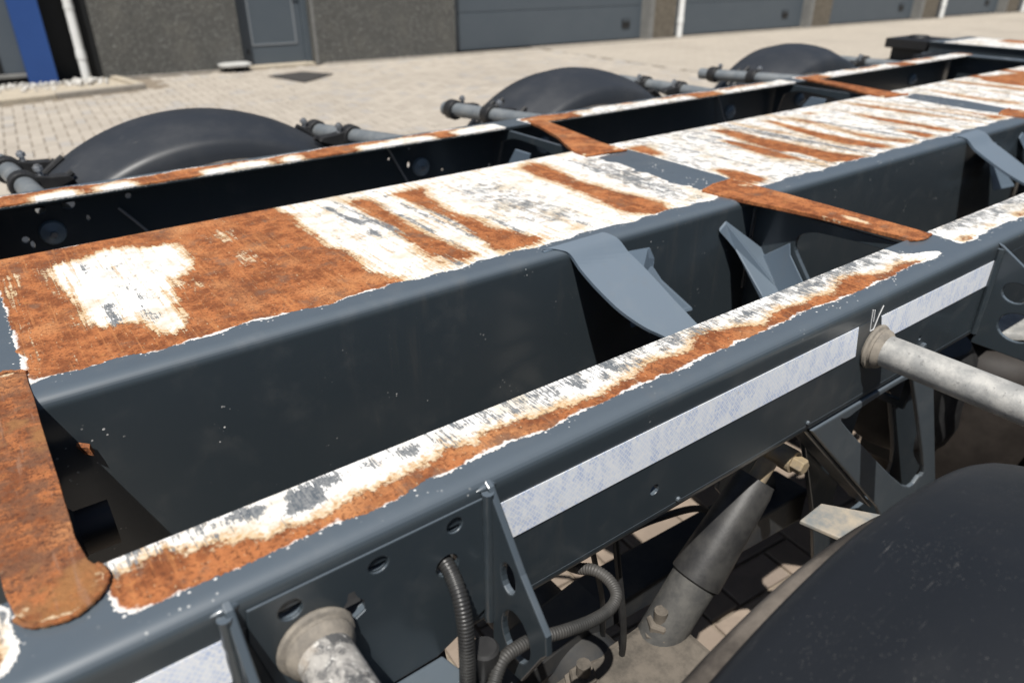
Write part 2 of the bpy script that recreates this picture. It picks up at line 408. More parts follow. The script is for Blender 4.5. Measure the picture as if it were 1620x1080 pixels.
def circle(cx, cy, r, n=20, sx=1, rot=0):
    out = []
    for i in range(n):
        a = 2 * math.pi * i / n; x, y = r * sx * math.cos(a), r * math.sin(a)
        out.append((cx + x * math.cos(rot) - y * math.sin(rot), cy + x * math.sin(rot) + y * math.cos(rot)))
    return out
def spline(pts, sub=6):
    """Catmull-Rom through 2D/3D points"""
    P = [Vector(p) for p in pts]; out = []
    for i in range(len(P) - 1):
        p0, p1, p2, p3 = P[max(i - 1, 0)], P[i], P[i + 1], P[min(i + 2, len(P) - 1)]
        for k in range(sub):
            t = k / sub
            out.append(.5 * ((2 * p1) + (p2 - p0) * t + (2 * p0 - 5 * p1 + 4 * p2 - p3) * t * t + (3 * p1 - p0 - 3 * p2 + p3) * t ** 3))
    out.append(P[-1]); return out

def sheet(name, outline, holes, thick, frame, mat, parent, bevel=.0012, label=None):
    """sheet-metal plate with cut holes: a filled 2D curve with thickness, turned into a mesh.
    frame = (origin, xaxis, yaxis) in world; the plate is centred on that plane"""
    cu = bpy.data.curves.new(name, 'CURVE'); cu.dimensions = '2D'; cu.fill_mode = 'BOTH'
    cu.extrude = max(thick / 2 - bevel, .0001); cu.bevel_depth = bevel; cu.bevel_resolution = 1; cu.offset = -bevel
    for poly in [outline] + list(holes):
        sp = cu.splines.new('POLY'); sp.points.add(len(poly) - 1); sp.use_cyclic_u = True
        for i, p in enumerate(poly): sp.points[i].co = (p[0], p[1], 0, 1)
    tmp = bpy.data.objects.new('tmp', cu); COL.objects.link(tmp)
    dg = bpy.context.evaluated_depsgraph_get(); dg.update()
    me = bpy.data.meshes.new_from_object(tmp.evaluated_get(dg))
    bpy.data.objects.remove(tmp); bpy.data.curves.remove(cu)
    me.name = name
    o_, x, y = (Vector(v) for v in frame); x.normalize(); y = (y - x * x.dot(y)).normalized(); z = x.cross(y)
    mw = Matrix(((x.x, y.x, z.x, o_.x), (x.y, y.y, z.y, o_.y), (x.z, y.z, z.z, o_.z), (0, 0, 0, 1)))
    me.transform(mw); me.materials.clear()
    for p in me.polygons: p.use_smooth = False
    o = link(name, me, mat, parent)
    return tag(o, label)

# ------------------------------------------------------------------ ground
A = R(-4.2)                                   # the warehouse front runs a little askew of the trailer
U2 = Vector((math.cos(A), math.sin(A), 0)); V2 = Vector((-math.sin(A), math.cos(A), 0))
WB = Vector((0, 11.936, 0))                   # foot of the wall at s = 0
def wp(s, d=0, z=0): return WB + U2 * s - V2 * d + Vector((0, 0, z))   # d: distance in front of the wall
WM = Matrix.Translation(WB) @ Matrix.Rotation(A, 4, 'Z') @ Matrix.Diagonal((1, -1, 1, 1))   # local (s, d, z); mirrored in d

gs = MB(); G = 400
gs.add([(-G, -G, -.012), (G, -G, -.012), (G, G, -.012), (-G, G, -.012)], [(0, 1, 2, 3)])
ground = gs.build('ground', M['joint'], kind='structure')
yard = MB()
ub = [(-3.2, -1.6), (9.0, -1.6), (9.0, 12.0), (-3.2, 12.0)]
far_ = [(-90, -60), (140, -60), (140, 60), (-90, 60)]
yard.add([(x, y, -.003) for x, y in ub + far_], [(0, 1, 5, 4), (1, 2, 6, 5), (2, 3, 7, 6), (3, 0, 4, 7)])
pv = yard.build('yard_paving', M['yard'], kind='structure')

# pavers laid in herringbone, each its own block
Wb = .105; Lb = .21; gap = .0045
def paver_geo(i, j, kind):
    lx, ly = (2, 1) if kind == 'h' else (1, 2)
    x0, y0 = i * Wb + gap, j * Wb + gap; x1, y1 = (i + lx) * Wb - gap, (j + ly) * Wb - gap
    return x0, y0, x1, y1
def cam_px(p):
    d = Vector(p) - Vector((0, 0, 1.54))
    H = Vector((math.cos(YAW), math.sin(YAW), 0)); Rt = Vector((math.sin(YAW), -math.cos(YAW), 0))
    F = H * math.cos(PITCH) - Vector((0, 0, math.sin(PITCH))); Up = H * math.sin(PITCH) + Vector((0, 0, math.cos(PITCH)))
    z = d.dot(F)
    if z < .05: return None
    return 810 + 1149 * d.dot(Rt) / z, 540 - 1149 * d.dot(Up) / z, z
RM = Matrix.Rotation(A, 4, 'Z')
cells = []
for i in range(-40, 95):
    for j in range(-25, 130):
        k = (i - j) % 4
        if k == 0: x0, y0, x1, y1 = paver_geo(i, j, 'h')
        elif k == 3: x0, y0, x1, y1 = paver_geo(i, j, 'v')
        else: continue
        c = RM @ Vector(((x0 + x1) / 2, (y0 + y1) / 2, 0))
        if not (-3.15 < c.x < 8.95 and -1.55 < c.y < 11.9): continue
        if (wp(0, 0) - c).dot(V2) < .12: continue
        if c.x < 2.35 and (c - Vector((.43, 10.42, 0))).dot(Vector((-.16, 1, 0))) > -.10: continue      # gravel bed
        if .55 > abs((c - Vector((4.10, 10.49, 0))).dot(U2)) - .0 and abs((c - Vector((4.10, 10.49, 0))).dot(V2)) < .33: pass
        cells.append((x0, y0, x1, y1, k, c))
def score(c):
    q = cam_px(c[5])
    if q is None: return 0
    x, y, z = q
    if not (-10 < x < 1630 and -10 < y < 1090): return 0
    up = y < 300 - .155 * x - 8
    un = 830 < x < 1260 and y > 905 - .52 * (x - 870) and y < 1080
    if not (up or un): return 0
    return 1 / z ** 2
sc_ = sorted(cells, key=score, reverse=True)
ind = set(id(c) for c in sc_[:300] if score(c) > 0)
def block(x0, y0, x1, y1, z, tx, ty):
    b = .004; zt = lambda x, y: z + tx * (x - (x0 + x1) / 2) + ty * (y - (y0 + y1) / 2)
    lo = [(x0, y0), (x1, y0), (x1, y1), (x0, y1)]
    hi = [(x0 + b, y0 + b), (x1 - b, y0 + b), (x1 - b, y1 - b), (x0 + b, y1 - b)]
    vs = [(x, y, -.03) for x, y in lo] + [(x, y, zt(x, y) - .004) for x, y in lo] + [(x, y, zt(x, y)) for x, y in hi]
    fs = []
    for r_ in (0, 4):
        for q in range(4): fs.append((r_ + q, r_ + (q + 1) % 4, r_ + 4 + (q + 1) % 4, r_ + 4 + q))
    fs.append((8, 9, 10, 11)); return vs, fs
shared = {}
for key in ('h', 'v'):
    lx, ly = (Lb, Wb) if key == 'h' else (Wb, Lb)
    vs_, fs_ = block(-lx / 2 + gap, -ly / 2 + gap, lx / 2 - gap, ly / 2 - gap, 0, 0, 0)
    me = bpy.data.meshes.new('brick'); me.from_pydata(vs_, [], fs_); me.materials.append(M['paver']); shared[key] = me
    me2 = me.copy(); me2.materials.clear(); me2.materials.append(M['paver_dirty']); shared[key + 'd'] = me2
stuff = MB(); tint = []; grimy = MB(); tint2 = []
under = lambda c: .1 + .18 * math.sin(c.x * 3.1) * math.sin(c.x * 7 + c.y * 5) < c.y < 2.1 + .15 * math.sin(c.x * 4) and c.x > -3      # parked-on strip: grime and oil under the chassis
for c in cells:
    z = random.gauss(0, .0014); tx, ty = random.gauss(0, .008), random.gauss(0, .008)
    if id(c) in ind:
        o = bpy.data.objects.new('brick', shared[('h' if c[4] == 0 else 'v') + ('d' if under(c[5]) else '')]); COL.objects.link(o)
        o.location = (c[5].x, c[5].y, z); o.rotation_euler = (ty, -tx, A); o.parent = ground
    else:
        vs_, fs_ = block(c[0], c[1], c[2], c[3], z, tx, ty)
        (grimy if under(c[5]) else stuff).add([RM @ Vector(p) for p in vs_], fs_); (tint2 if under(c[5]) else tint).extend([random.random()] * len(vs_))
so = stuff.build('paving_bricks', M['paver'], ground, kind='stuff')
at = so.data.attributes.new('tint', 'FLOAT', 'POINT'); at.data.foreach_set('value', tint)
so = grimy.build('paving_bricks', M['paver_dirty'], ground, kind='stuff')
at = so.data.attributes.new('tint', 'FLOAT', 'POINT'); at.data.foreach_set('value', tint2)

# ------------------------------------------------------------------ warehouse
wh = empty('warehouse', wp(6, -4, 0))
tag(wh, 'long dark pebbledash warehouse with grey roller doors and white downpipes behind the trailer', 'building')
def wbox(name, s0, s1, d0, d1, z0, z1, mat, parent=wh, bevel=.004, label=None):
    m = MB(); m.box((s0, d0, z0), (s1, d1, z1)); m.v = [tuple(WM @ Vector(p)) for p in m.v]
    return m.build(name, mat, parent, bevel=bevel, label=label)
HT = 4.6; DR = -.22                     # door recess behind the wall face
# masonry between the openings (openings: door 3.70-4.76, garage doors)
piers = [(1.80, 3.70, 'dash'), (4.80, 7.30, 'dash'), (11.80, 12.42, 'pier'), (16.72, 17.45, 'pier'), (21.25, 21.95, 'pier'), (25.5, 26.2, 'pier')]
for s0, s1, mt in piers: wbox('wall', s0, s1, -.35, 0, -.05, HT, M[mt], bevel=.006)
wbox('wall', 30.5, 60, -.35, 0, -.05, HT, M['dash'])
wbox('wall', -14, .9, -.35, -.02, 2.4, HT, M['dash'])
for s0, s1, zt in ((3.70, 4.80, 2.15), (7.30, 11.80, 3.2), (12.42, 16.72, 3.2), (17.45, 21.25, 3.2), (21.95, 25.5, 3.2), (26.2, 30.5, 3.2)):
    wbox('lintel', s0 - .0, s1 + .0, -.345, -.005, zt, HT - .002, M['dash'])
wbox('wall', -14, 60, -8, -.36, -.05, HT - .1, M['dark'], label='dark inner body of the building')
wbox('roof', -14.2, 60.2, -8.2, .25, HT, HT + .22, M['roof'])
# blue corner column, glazed entrance left of it, recess painted black as shade, with the downpipe
wbox('column', .90, 1.235, -.30, .22, -.02, HT - .003, M['blue'], label='bright blue flat corner column')
wbox('recess_shade', 1.236, 1.80, -.34, -.16, -.05, HT - .004, M['dark'])
wbox('entrance_panel', -3, .899, -.3, -.06, .16, 2.4, M['door'], label='grey entrance panel left of the blue column')
wbox('sill', -3, .897, -.055, .05, .11, .155, M['frame'])
wbox('plinth', -3, .895, -.3, .0, -.05, .108, M['dark'])
wbox('mullion', .60, .64, -.0599, -.035, .16, 2.4, M['dark'])
def pipe(s, d, r=.055):
    m = MB(); p = [wp(s, d, -.02), wp(s, d, .02), wp(s, d, HT - .05)]
    m.tube(p, r, 20)
    o = m.build('downpipe', M['white_pipe'], wh, smooth=True)
    k = MB(); k.tube([wp(s, d, .28), wp(s, d, .38)], r + .007, 20); k.build('pipe_socket', M['white_pipe'], o, smooth=True)
    for z in (.9, 2.6):
        k = MB(); k.tube([wp(s, d, z), wp(s, d, z + .03)], r + .005, 20); k.box((-.02, -.02, 0), (.02, .0, .03), Matrix.Translation(wp(s, d, z)) )
        k.build('pipe_clip', M['white_pipe'], o, smooth=True)
pipe(1.585, -.085, .058); pipe(12.50, .06, .06); pipe(22.10, .06, .06); pipe(26.4, .06, .06)
# personnel door
do = wbox('door', 3.80, 4.70, DR - .05, DR, .03, 2.08, M['door'])
wbox('threshold', 3.70, 4.78, -.30, .03, -.02, .028, M['kerb'])
for s0, s1, z0, z1 in ((3.70, 3.80, .03, 2.15), (4.70, 4.80, .03, 2.15), (3.80, 4.70, 2.08, 2.15)):
    wbox('door_frame', s0 + .001, s1 - .001, DR - .06, DR + .05, z0, z1 - .002, M['door'])
for s0, s1, z0, z1 in ((3.905, 3.925, .30, 1.95), (4.575, 4.60, .30, 1.95), (3.925, 4.575, .30, .32), (3.925, 4.575, 1.93, 1.95)):
    wbox('glazing_bead', s0, s1, DR, DR + .012, z0, z1, M['bead'], do, .002)
wbox('door_panel', 3.926, 4.574, DR - .002, DR + .004, .321, 1.929, M['door'], do, .001)
wbox('hinge', 3.79, 3.84, DR + .001, DR + .035, .19, .245, M['black'], do)
h = MB(); h.tube([wp(4.65, -DR * -1 + .0, 1.02), wp(4.65, DR + .05, 1.02), wp(4.55, DR + .05, 1.02)], .01, 8); h.build('handle', M['zinc'], do, smooth=True)
wbox('corner_trim', 4.801, 4.845, -.05, .006, .0, HT - .005, M['frame'])
# sectional garage doors
def garage(s0, s1, hs=None):
    g = wbox('garage_door', s0, s1, DR - .06, DR - .02, .0, 3.18, M['door'], bevel=0)
    zz = .02
    while zz < 3.1:
        z1 = min(zz + .61, 3.17)
        wbox('panel', s0 + .03, s1 - .03, DR - .019, DR + .01, zz + .004, z1 - .004, M['door'], g, .006); zz += .61
    wbox('door_frame', s0, s0 + .03, DR - .019, DR + .03, .01, 3.17, M['frame'], g)
    wbox('door_frame', s1 - .03, s1, DR - .019, DR + .03, .01, 3.17, M['frame'], g)
    wbox('rubber_seal', s0 + .031, s1 - .031, DR - .018, DR + .004, .0, .022, M['rubber'], g, 0)
    c = s1 - .55 if hs is None else hs
    wbox('handle', c - .10, c + .10, DR + .0101, DR + .03, .235, .39, M['black'], g)
    wbox('handle_lip', c - .085, c + .085, DR + .0301, DR + .036, .345, .375, M['door'], g)
garage(7.30, 11.70, 11.27); garage(12.42, 16.68, 16.05); garage(17.45, 21.15, 20.6); garage(21.95, 25.45, 24.8); garage(26.2, 30.4)
for s0, s1 in ((11.70, 11.80), (16.68, 16.76), (21.15, 21.27), (25.45, 25.52)):
    wbox('door_frame', s0 + .001, s1 + .02, DR - .02, .012, -.02, 3.2, M['frame'], label='pale grey frame at the right side of a roller door')
wbox('apron_strip', 4.9, 45, .004, .14, -.02, .016, M['kerb2'], label='pale concrete strip along the foot of the wall')
wbox('wall_plinth', 1.9, 3.69, .004, .06, -.02, .03, M['kerb2'])

# gravel bed, kerb, stepping slab, mat
kerb = MB()
k0, k1 = Vector((-4.2, 9.73, 0)), Vector((2.10, 10.74, 0))
e = (k1 - k0).normalized(); nrm = Vector((-e.y, e.x, 0))
def slab(m, a, b, w_, z): m.prism([a + Vector((0, 0, -.05)), b + Vector((0, 0, -.05)), b + nrm * w_ + Vector((0, 0, -.05)), a + nrm * w_ + Vector((0, 0, -.05))], (0, 0, z + .05))
kr = empty('kerb', (k0 + k1) / 2); tag(kr, 'pale concrete kerb edging the white gravel bed below the blue column', 'kerb')
n_k = 6
for i in range(n_k):
    m = MB(); a = k0 + e * (6.37 * i / n_k + .004); b = k0 + e * (6.37 * (i + 1) / n_k - .004)
    slab(m, a, b, .10, .055 + random.uniform(-.006, .006)); m.build('kerb_stone', M['kerb'] if i < n_k - 1 else M['kerb2'], kr, bevel=.008)
m = MB(); a = k1 + nrm * .104; m.prism([a, a + nrm * .9, a + nrm * .9 - e * .1, a - e * .1], (0, 0, .06)); m.build('kerb_stone', M['kerb'], kr, bevel=.008)
gr = MB()
ico = bmesh.new(); bmesh.ops.create_icosphere(ico, subdivisions=1, radius=1); iv = [v.co.copy() for v in ico.verts]; ico.verts.index_update(); if_ = [tuple(v.index for v in f.verts) for f in ico.faces]; ico.free()
for i in range(800):
    t = random.uniform(-.0, 6.2); q = k0 + e * t
    back = (wp(0, 0) - q).dot(V2) / nrm.dot(V2) - .04
    d = back - min(abs(random.gauss(-.05, .22)), back - .12)
    p = q + nrm * d
    r_ = random.uniform(.015, .034) * (1.7 if random.random() < .12 else 1)
    hz = .012 + .035 * min(1, d / .8) * random.random()
    if abs((p - wp(1.585, -.085)).length) < .1: continue
    ax = Matrix.Rotation(random.uniform(0, 6.3), 3, (random.random(), random.random(), random.random()))
    sx = Vector((random.uniform(.7, 1.3), random.uniform(.6, 1.1), random.uniform(.45, .8)))
    gr.add([p + Vector((0, 0, hz)) + ax @ Vector((v.x * sx.x * random.uniform(.85, 1.15), v.y * sx.y, v.z * sx.z)) * r_ for v in iv], if_)
gro = gr.build('gravel', M['gravel'], kind='stuff'); tag(gro, 'bed of loose white stones at the foot of the blue column', 'gravel')
bedm = MB(); a, b = k0 + nrm * .1, k1 + nrm * .1
bedm.add([a + Vector((0, 0, .015)), b + Vector((0, 0, .015)), b + nrm * 1.4 + Vector((0, 0, .015)), a + nrm * 2.2 + Vector((0, 0, .015))], [(0, 1, 2, 3)])
bedm.build('gravel_bed', M['kerb'], kind='structure')

ms = sheet('door_mat', [(3.704, 10.76), (3.90, 9.93), (4.53, 10.40), (4.26, 10.87)], [], .014, ((0, 0, .009), (1, 0, 0), (0, 1, 0)), M['mat'], None, .003)
tag(ms, 'dark flat drain cover lying in the paving in front of the grey door', 'drain cover')
ms.name = 'drain_cover'
st = MB(); st.prism([Vector((x, y, .075)) for x, y in [(3.30, 11.46), (3.40, 11.42), (3.62, 11.40), (3.72, 11.44), (3.72, 11.64), (3.60, 11.68), (3.38, 11.68), (3.28, 11.62)]], (0, 0, .045))
sto = st.build('step', M['stone'], None, bevel=.01); tag(sto, 'pale stone step slab raised on two dark feet left of the grey door', 'step')
ft = MB(); ft.box((3.38, 11.47, 0), (3.48, 11.62, .075)); ft.build('foot', M['black'], sto)
ft = MB(); ft.box((3.58, 11.47, 0), (3.68, 11.62, .075)); ft.build('foot', M['black'], sto)

# ------------------------------------------------------------------ trailer
T = 1.10                                    # top of the frame
YC = 1.135
tr = empty('container_trailer', (1.9, YC, 0))
tag(tr, 'anthracite container trailer chassis with rusty worn top rails and black mudguards', 'trailer')

WEAR = [
    ('centre', 'rust', 1, [(-0.063,1.332),(-0.014,1.327),(0.463,1.333),(0.45,1.277),(0.448,1.252),(0.454,1.193),(0.443,1.149),(0.452,1.101),(0.466,1.079),(0.46,1.038),(0.449,0.986),(0.46,0.965),(0.483,0.926),(0.449,0.864),(-0.024,0.91),(-0.046,0.981)]),
    ('centre', 'rust', 0, [(0.046,1.28),(0.059,1.313),(0.094,1.309),(0.133,1.336),(0.168,1.334),(0.192,1.301),(0.223,1.308),(0.246,1.3),(0.244,1.267),(0.247,1.191),(0.219,1.135),(0.192,1.143),(0.193,1.108),(0.183,1.078),(0.187,1.06),(0.171,1.031),(0.18,0.991),(0.173,0.958),(0.158,0.94),(0.137,0.947),(0.128,0.968),(0.121,1.01),(0.107,1.023),(0.097,1.003),(0.081,1.015),(0.06,1.042),(0.06,1.08),(0.065,1.109),(0.058,1.149),(0.052,1.212)]),
    ('centre', 'rust', 0.38, [(-0.014,1.325),(0.006,1.306),(0.013,1.288),(-0,1.214),(-0.009,1.125),(-0.005,1.038),(-0.006,0.965),(-0.018,0.925),(-0.02,0.946),(-0.023,1.216)]),
    ('centre', 'rust', 0.42, [(0.03,1.324),(0.04,1.317),(0.034,1.233),(0.035,1.132),(0.04,1.064),(0.044,0.964),(0.044,0.932),(0.03,0.935),(0.036,1.008),(0.032,1.094),(0.032,1.205),(0.029,1.269)]),
    ('centre', 'rust', 0.36, [(0.304,1.321),(0.344,1.313),(0.333,1.246),(0.303,1.234)]),
    ('centre', 'rust', 0.36, [(0.31,1.203),(0.334,1.196),(0.329,1.128),(0.317,1.107),(0.303,1.138)]),
    ('centre', 'rust', 0.4, [(0.208,1.128),(0.242,1.087),(0.219,1.058),(0.216,1.068)]),
    ('centre', 'rust', 0.4, [(0.399,1.023),(0.402,1.014),(0.399,0.955),(0.392,0.948)]),
    ('centre', 'grey', 1, [(0.308,1.127),(0.316,1.101),(0.316,1.012),(0.31,0.967),(0.307,0.975),(0.308,1.044),(0.307,1.108)]),
    ('centre', 'grey', 1, [(0.091,1.103),(0.106,1.092),(0.099,1.064),(0.102,1.03),(0.097,0.962),(0.089,0.963),(0.091,1.077)]),
    ('centre', 'grey', 1, [(0.091,1.289),(0.099,1.283),(0.099,1.241),(0.092,1.238)]),
    ('centre', 'grey', 0.62, [(0.14,1.17),(0.147,1.149),(0.139,0.99),(0.132,0.983),(0.132,1.06)]),
    ('centre', 'rust', 1, [(0.587,1.342),(0.582,1.288),(0.58,1.195),(0.587,1.102),(0.583,1.06),(0.574,1.008),(0.568,0.957),(0.558,0.912),(0.569,0.869),(0.554,0.827),(0.572,0.827),(0.568,0.87),(0.557,0.935),(0.563,1.025),(0.579,1.128),(0.624,1.268),(0.632,1.332),(0.61,1.339)]),
    ('centre', 'rust', 1, [(0.62,1.272),(0.613,1.191),(0.615,1.1),(0.619,1.034),(0.622,0.964),(0.638,0.936),(0.577,0.935),(0.585,0.967),(0.574,1.008),(0.584,1.043),(0.587,1.102),(0.593,1.165),(0.597,1.245)]),
    ('centre', 'rust', 1, [(0.528,0.953),(0.537,0.95),(0.534,0.931),(0.52,0.934)]),
    ('centre', 'rust', 1, [(0.669,1.335),(0.771,1.337),(0.74,1.302),(0.726,1.251),(0.717,1.188),(0.716,1.135),(0.736,1.099),(0.73,1.043),(0.747,1.002),(0.755,0.959),(0.781,0.935),(0.732,0.922),(0.658,0.933),(0.673,0.976),(0.682,1.041),(0.689,1.094),(0.69,1.154),(0.687,1.222),(0.687,1.279),(0.683,1.319)]),
    ('centre', 'rust', 1, [(1.012,1.346),(1.091,1.34),(1.076,1.29),(1.067,1.229),(1.055,1.173),(1.068,1.136),(1.067,1.096),(1.051,1.021),(1.076,0.944),(1.06,0.911),(1.021,0.907),(1.006,0.94),(1.006,1.031),(0.998,1.06),(1.006,1.116),(1.011,1.178),(1.005,1.238),(1.013,1.299)]),
    ('centre', 'rust', 1, [(1.063,1.377),(1.081,1.327),(1.066,1.252),(1.052,1.182),(1.065,1.097),(1.083,1),(1.087,0.938),(1.004,0.927),(0.988,0.944),(0.988,0.992),(0.996,1.051),(1.015,1.12),(1.03,1.198),(1.011,1.252)]),
    ('centre', 'rust', 1, [(0.852,0.955),(0.873,0.939),(0.84,0.935)]),
    ('centre', 'fleck', 0.75, [(0.794,1.3),(0.909,1.296),(0.911,1.149),(0.912,0.989),(0.886,0.977),(0.791,1.017),(0.787,1.125)]),
    ('centre', 'fleck', 0.45, [(0.981,1.242),(1.015,1.231),(0.981,1.037),(0.949,1.027)]),
    ('centre', 'fleck', 0.5, [(0.647,1.218),(0.669,1.224),(0.664,1.055),(0.64,1.054)]),
    ('centre', 'fleck', 0.4, [(0.488,1.305),(0.609,1.28),(0.576,1.048),(0.549,1.002),(0.475,1.123)]),
    ('centre', 'fleck', 0.35, [(0.094,1.309),(0.166,1.325),(0.192,1.172),(0.167,0.982),(0.124,0.977),(0.096,1.128)]),
    ('centre', 'grey', 1, [(0.526,1.341),(0.542,1.33),(0.544,1.252),(0.561,1.199),(0.538,1.186),(0.532,1.226)]),
    ('centre', 'grey', 1, [(0.539,1.171),(0.55,1.149),(0.543,1.104),(0.538,1.103),(0.534,1.151)]),
    ('centre', 'fleck', 0.85, [(1.184,1.334),(1.229,1.31),(1.233,1.232),(1.198,0.998),(1.176,0.944),(1.105,0.956),(1.126,1.111)]),
    ('centre', 'wear', 0, [(1.225,1.303),(1.261,1.305),(1.317,1.324),(1.352,1.327),(1.339,0.984),(1.212,0.966),(1.221,0.981),(1.208,0.997),(1.211,1.018),(1.203,1.046),(1.218,1.155),(1.195,1.147),(1.224,1.266)]),
    ('centre', 'wear', 1, [(1.213,1.265),(1.235,1.239),(1.225,1.167),(1.202,1.159),(1.201,1.22)]),
    ('centre', 'wear', 1, [(1.2,1.152),(1.225,1.133),(1.21,1.048),(1.188,1.05),(1.182,1.1)]),
    ('centre', 'wear', 1, [(1.211,1.015),(1.227,1.005),(1.222,0.992),(1.194,0.994)]),
    ('centre', 'fleckw', 0.6, [(1.291,1.207),(1.322,1.165),(1.24,1.089),(1.232,1.145)]),
    ('centre', 'fleckw', 0.6, [(1.268,1.068),(1.314,1.018),(1.265,0.977),(1.211,1.018)]),
    ('centre', 'rust', 1, [(1.355,1.333),(1.417,1.33),(1.382,1.215),(1.356,1.238)]),
    ('centre', 'rust', 1, [(1.372,1.066),(1.401,1.036),(1.409,0.939),(1.346,0.925),(1.335,0.971),(1.357,1.035)]),
    ('centre', 'rust', 1, [(1.697,1.352),(1.741,1.327),(1.738,1.271),(1.73,1.193),(1.741,1.094),(1.738,1.011),(1.756,0.937),(1.775,0.875),(1.704,0.882),(1.668,0.945),(1.667,1.043),(1.643,1.081),(1.665,1.194),(1.692,1.293)]),
    ('centre', 'rust', 1, [(1.693,1.259),(1.684,1.109),(1.705,1.045),(1.707,0.985),(1.738,0.939),(1.639,0.933),(1.664,1.017),(1.7,1.11),(1.687,1.196)]),
    ('centre', 'rust', 1, [(1.622,1.268),(1.644,1.228),(1.639,1.126),(1.626,1.024),(1.596,1.008),(1.584,1.085),(1.606,1.198)]),
    ('centre', 'rust', 1, [(1.927,1.352),(1.953,1.313),(1.926,1.192),(1.918,1.097),(1.92,1.015),(1.927,0.928),(1.877,0.936),(1.847,1.033),(1.864,1.14),(1.909,1.269)]),
    ('centre', 'rust', 1, [(2.045,1.347),(2.041,1.257),(2.026,1.142),(2.013,1.027),(2.043,0.931),(1.984,0.931),(1.964,1.025),(1.977,1.157)]),
    ('centre', 'rust', 1, [(2.126,1.058),(2.148,0.997),(2.152,0.932),(2.078,0.932),(2.102,0.963)]),
    ('centre', 'rust', 1, [(2.247,1.253),(2.266,1.113),(2.262,1.003),(2.267,0.932),(2.212,0.924),(2.218,1.033),(2.216,1.17)]),
    ('centre', 'rust', 1, [(2.121,1.336),(2.167,1.327),(2.154,1.3),(2.117,1.314)]),
    ('centre', 'rust', 1, [(2.559,0.985),(2.582,0.932),(2.518,0.926),(2.519,0.952)]),
    ('centre', 'wear', 0, [(2.651,1.289),(2.772,1.314),(2.764,1.131),(2.726,0.978),(2.625,0.961),(2.612,1.018),(2.623,1.153)]),
    ('centre', 'fleckw', 0.75, [(2.728,1.304),(2.714,1.114),(2.636,1.084),(2.642,1.265)]),
    ('centre', 'rust', 1, [(3.278,1.317),(3.446,1.335),(3.646,1.3),(3.575,1.155),(3.303,1.056),(3.252,1.145),(3.256,1.222)]),
    ('centre', 'rust', 0.6, [(2.906,1.336),(2.875,1.182),(2.884,1.001),(2.83,0.979),(2.811,1.153),(2.874,1.32)]),
    ('centre', 'fleck', 0.7, [(1.825,1.344),(1.858,1.313),(1.851,1.142),(1.836,1.046),(1.797,0.953),(1.768,0.974),(1.792,1.158)]),
    ('centre', 'fleck', 0.7, [(2.437,1.304),(2.47,1.248),(2.46,1.102),(2.459,0.956),(2.407,0.949),(2.38,1.09)]),
    ('centre', 'fleck', 0.55, [(1.479,1.356),(1.392,0.976),(1.476,0.914),(1.507,1.028),(1.534,1.339)]),
    ('centre', 'fleck', 0.4, [(2.188,1.341),(2.225,1.24),(2.145,1.069),(2.076,1.151)]),
    ('near', 'wear', 1, [(-0.008,0.521),(-0.009,0.502),(-0.008,0.492),(-0.002,0.48),(0.016,0.484),(0.042,0.483),(0.056,0.483),(0.073,0.484),(0.092,0.481),(0.117,0.483),(0.135,0.482),(0.16,0.483),(0.183,0.481),(0.211,0.477),(0.226,0.481),(0.226,0.473),(0.231,0.475),(0.235,0.481),(0.248,0.482),(0.253,0.487),(0.278,0.483),(0.303,0.485),(0.334,0.484),(0.357,0.487),(0.392,0.483),(0.435,0.484),(0.481,0.486),(0.506,0.488),(0.539,0.486),(0.579,0.485),(0.631,0.483),(0.64,0.485),(0.699,0.486),(0.76,0.486),(0.826,0.485),(0.877,0.491),(0.941,0.481),(1.024,0.483),(1.075,0.483),(1.167,0.486),(1.223,0.478),(1.263,0.488),(1.244,0.502),(1.216,0.511),(1.194,0.527),(1.193,0.552),(1.19,0.56),(-0.02,0.56)]),
    ('near', 'rust', 1, [(-0.005,0.544),(0.001,0.534),(0.014,0.528),(0.026,0.548),(0.038,0.542),(0.053,0.524),(0.07,0.518),(0.09,0.518),(0.104,0.511),(0.104,0.5),(0.119,0.503),(0.142,0.499),(0.171,0.5),(0.191,0.507),(0.226,0.504),(0.249,0.506),(0.275,0.505),(0.247,0.504),(0.278,0.51),(0.292,0.518),(0.314,0.51),(0.346,0.513),(0.362,0.524),(0.388,0.514),(0.433,0.506),(0.468,0.506),(0.492,0.494),(0.526,0.507),(0.557,0.507),(0.594,0.523),(0.624,0.517),(0.653,0.505),(0.7,0.536),(0.699,0.535),(0.749,0.52),(0.794,0.501),(0.848,0.517),(0.897,0.505),(0.912,0.512),(0.971,0.503),(1.022,0.532),(1.055,0.518),(1.101,0.494),(1.138,0.508),(1.192,0.492),(1.2,0.4),(-0.05,0.4)]),
    ('near', 'grey', 1, [(0.09,0.55),(0.126,0.547),(0.124,0.535),(0.113,0.53),(0.1,0.536)]),
    ('near', 'grey', 1, [(0.143,0.55),(0.192,0.549),(0.195,0.529),(0.179,0.534),(0.172,0.514),(0.14,0.513),(0.131,0.52),(0.143,0.535)]),
    ('near', 'grey', 0.8, [(0.259,0.55),(0.285,0.544),(0.281,0.526),(0.261,0.528)]),
    ('near', 'grey', 0.8, [(0.228,0.54),(0.248,0.546),(0.23,0.526)]),
    ('near', 'grey', 0.75, [(0.259,0.551),(0.286,0.54),(0.279,0.523),(0.259,0.526),(0.252,0.539)]),
    ('near', 'fleck', 0.8, [(0.369,0.553),(0.43,0.55),(0.418,0.527),(0.377,0.537)]),
    ('near', 'grey', 0.9, [(0.447,0.549),(0.467,0.551),(0.464,0.525),(0.452,0.523)]),
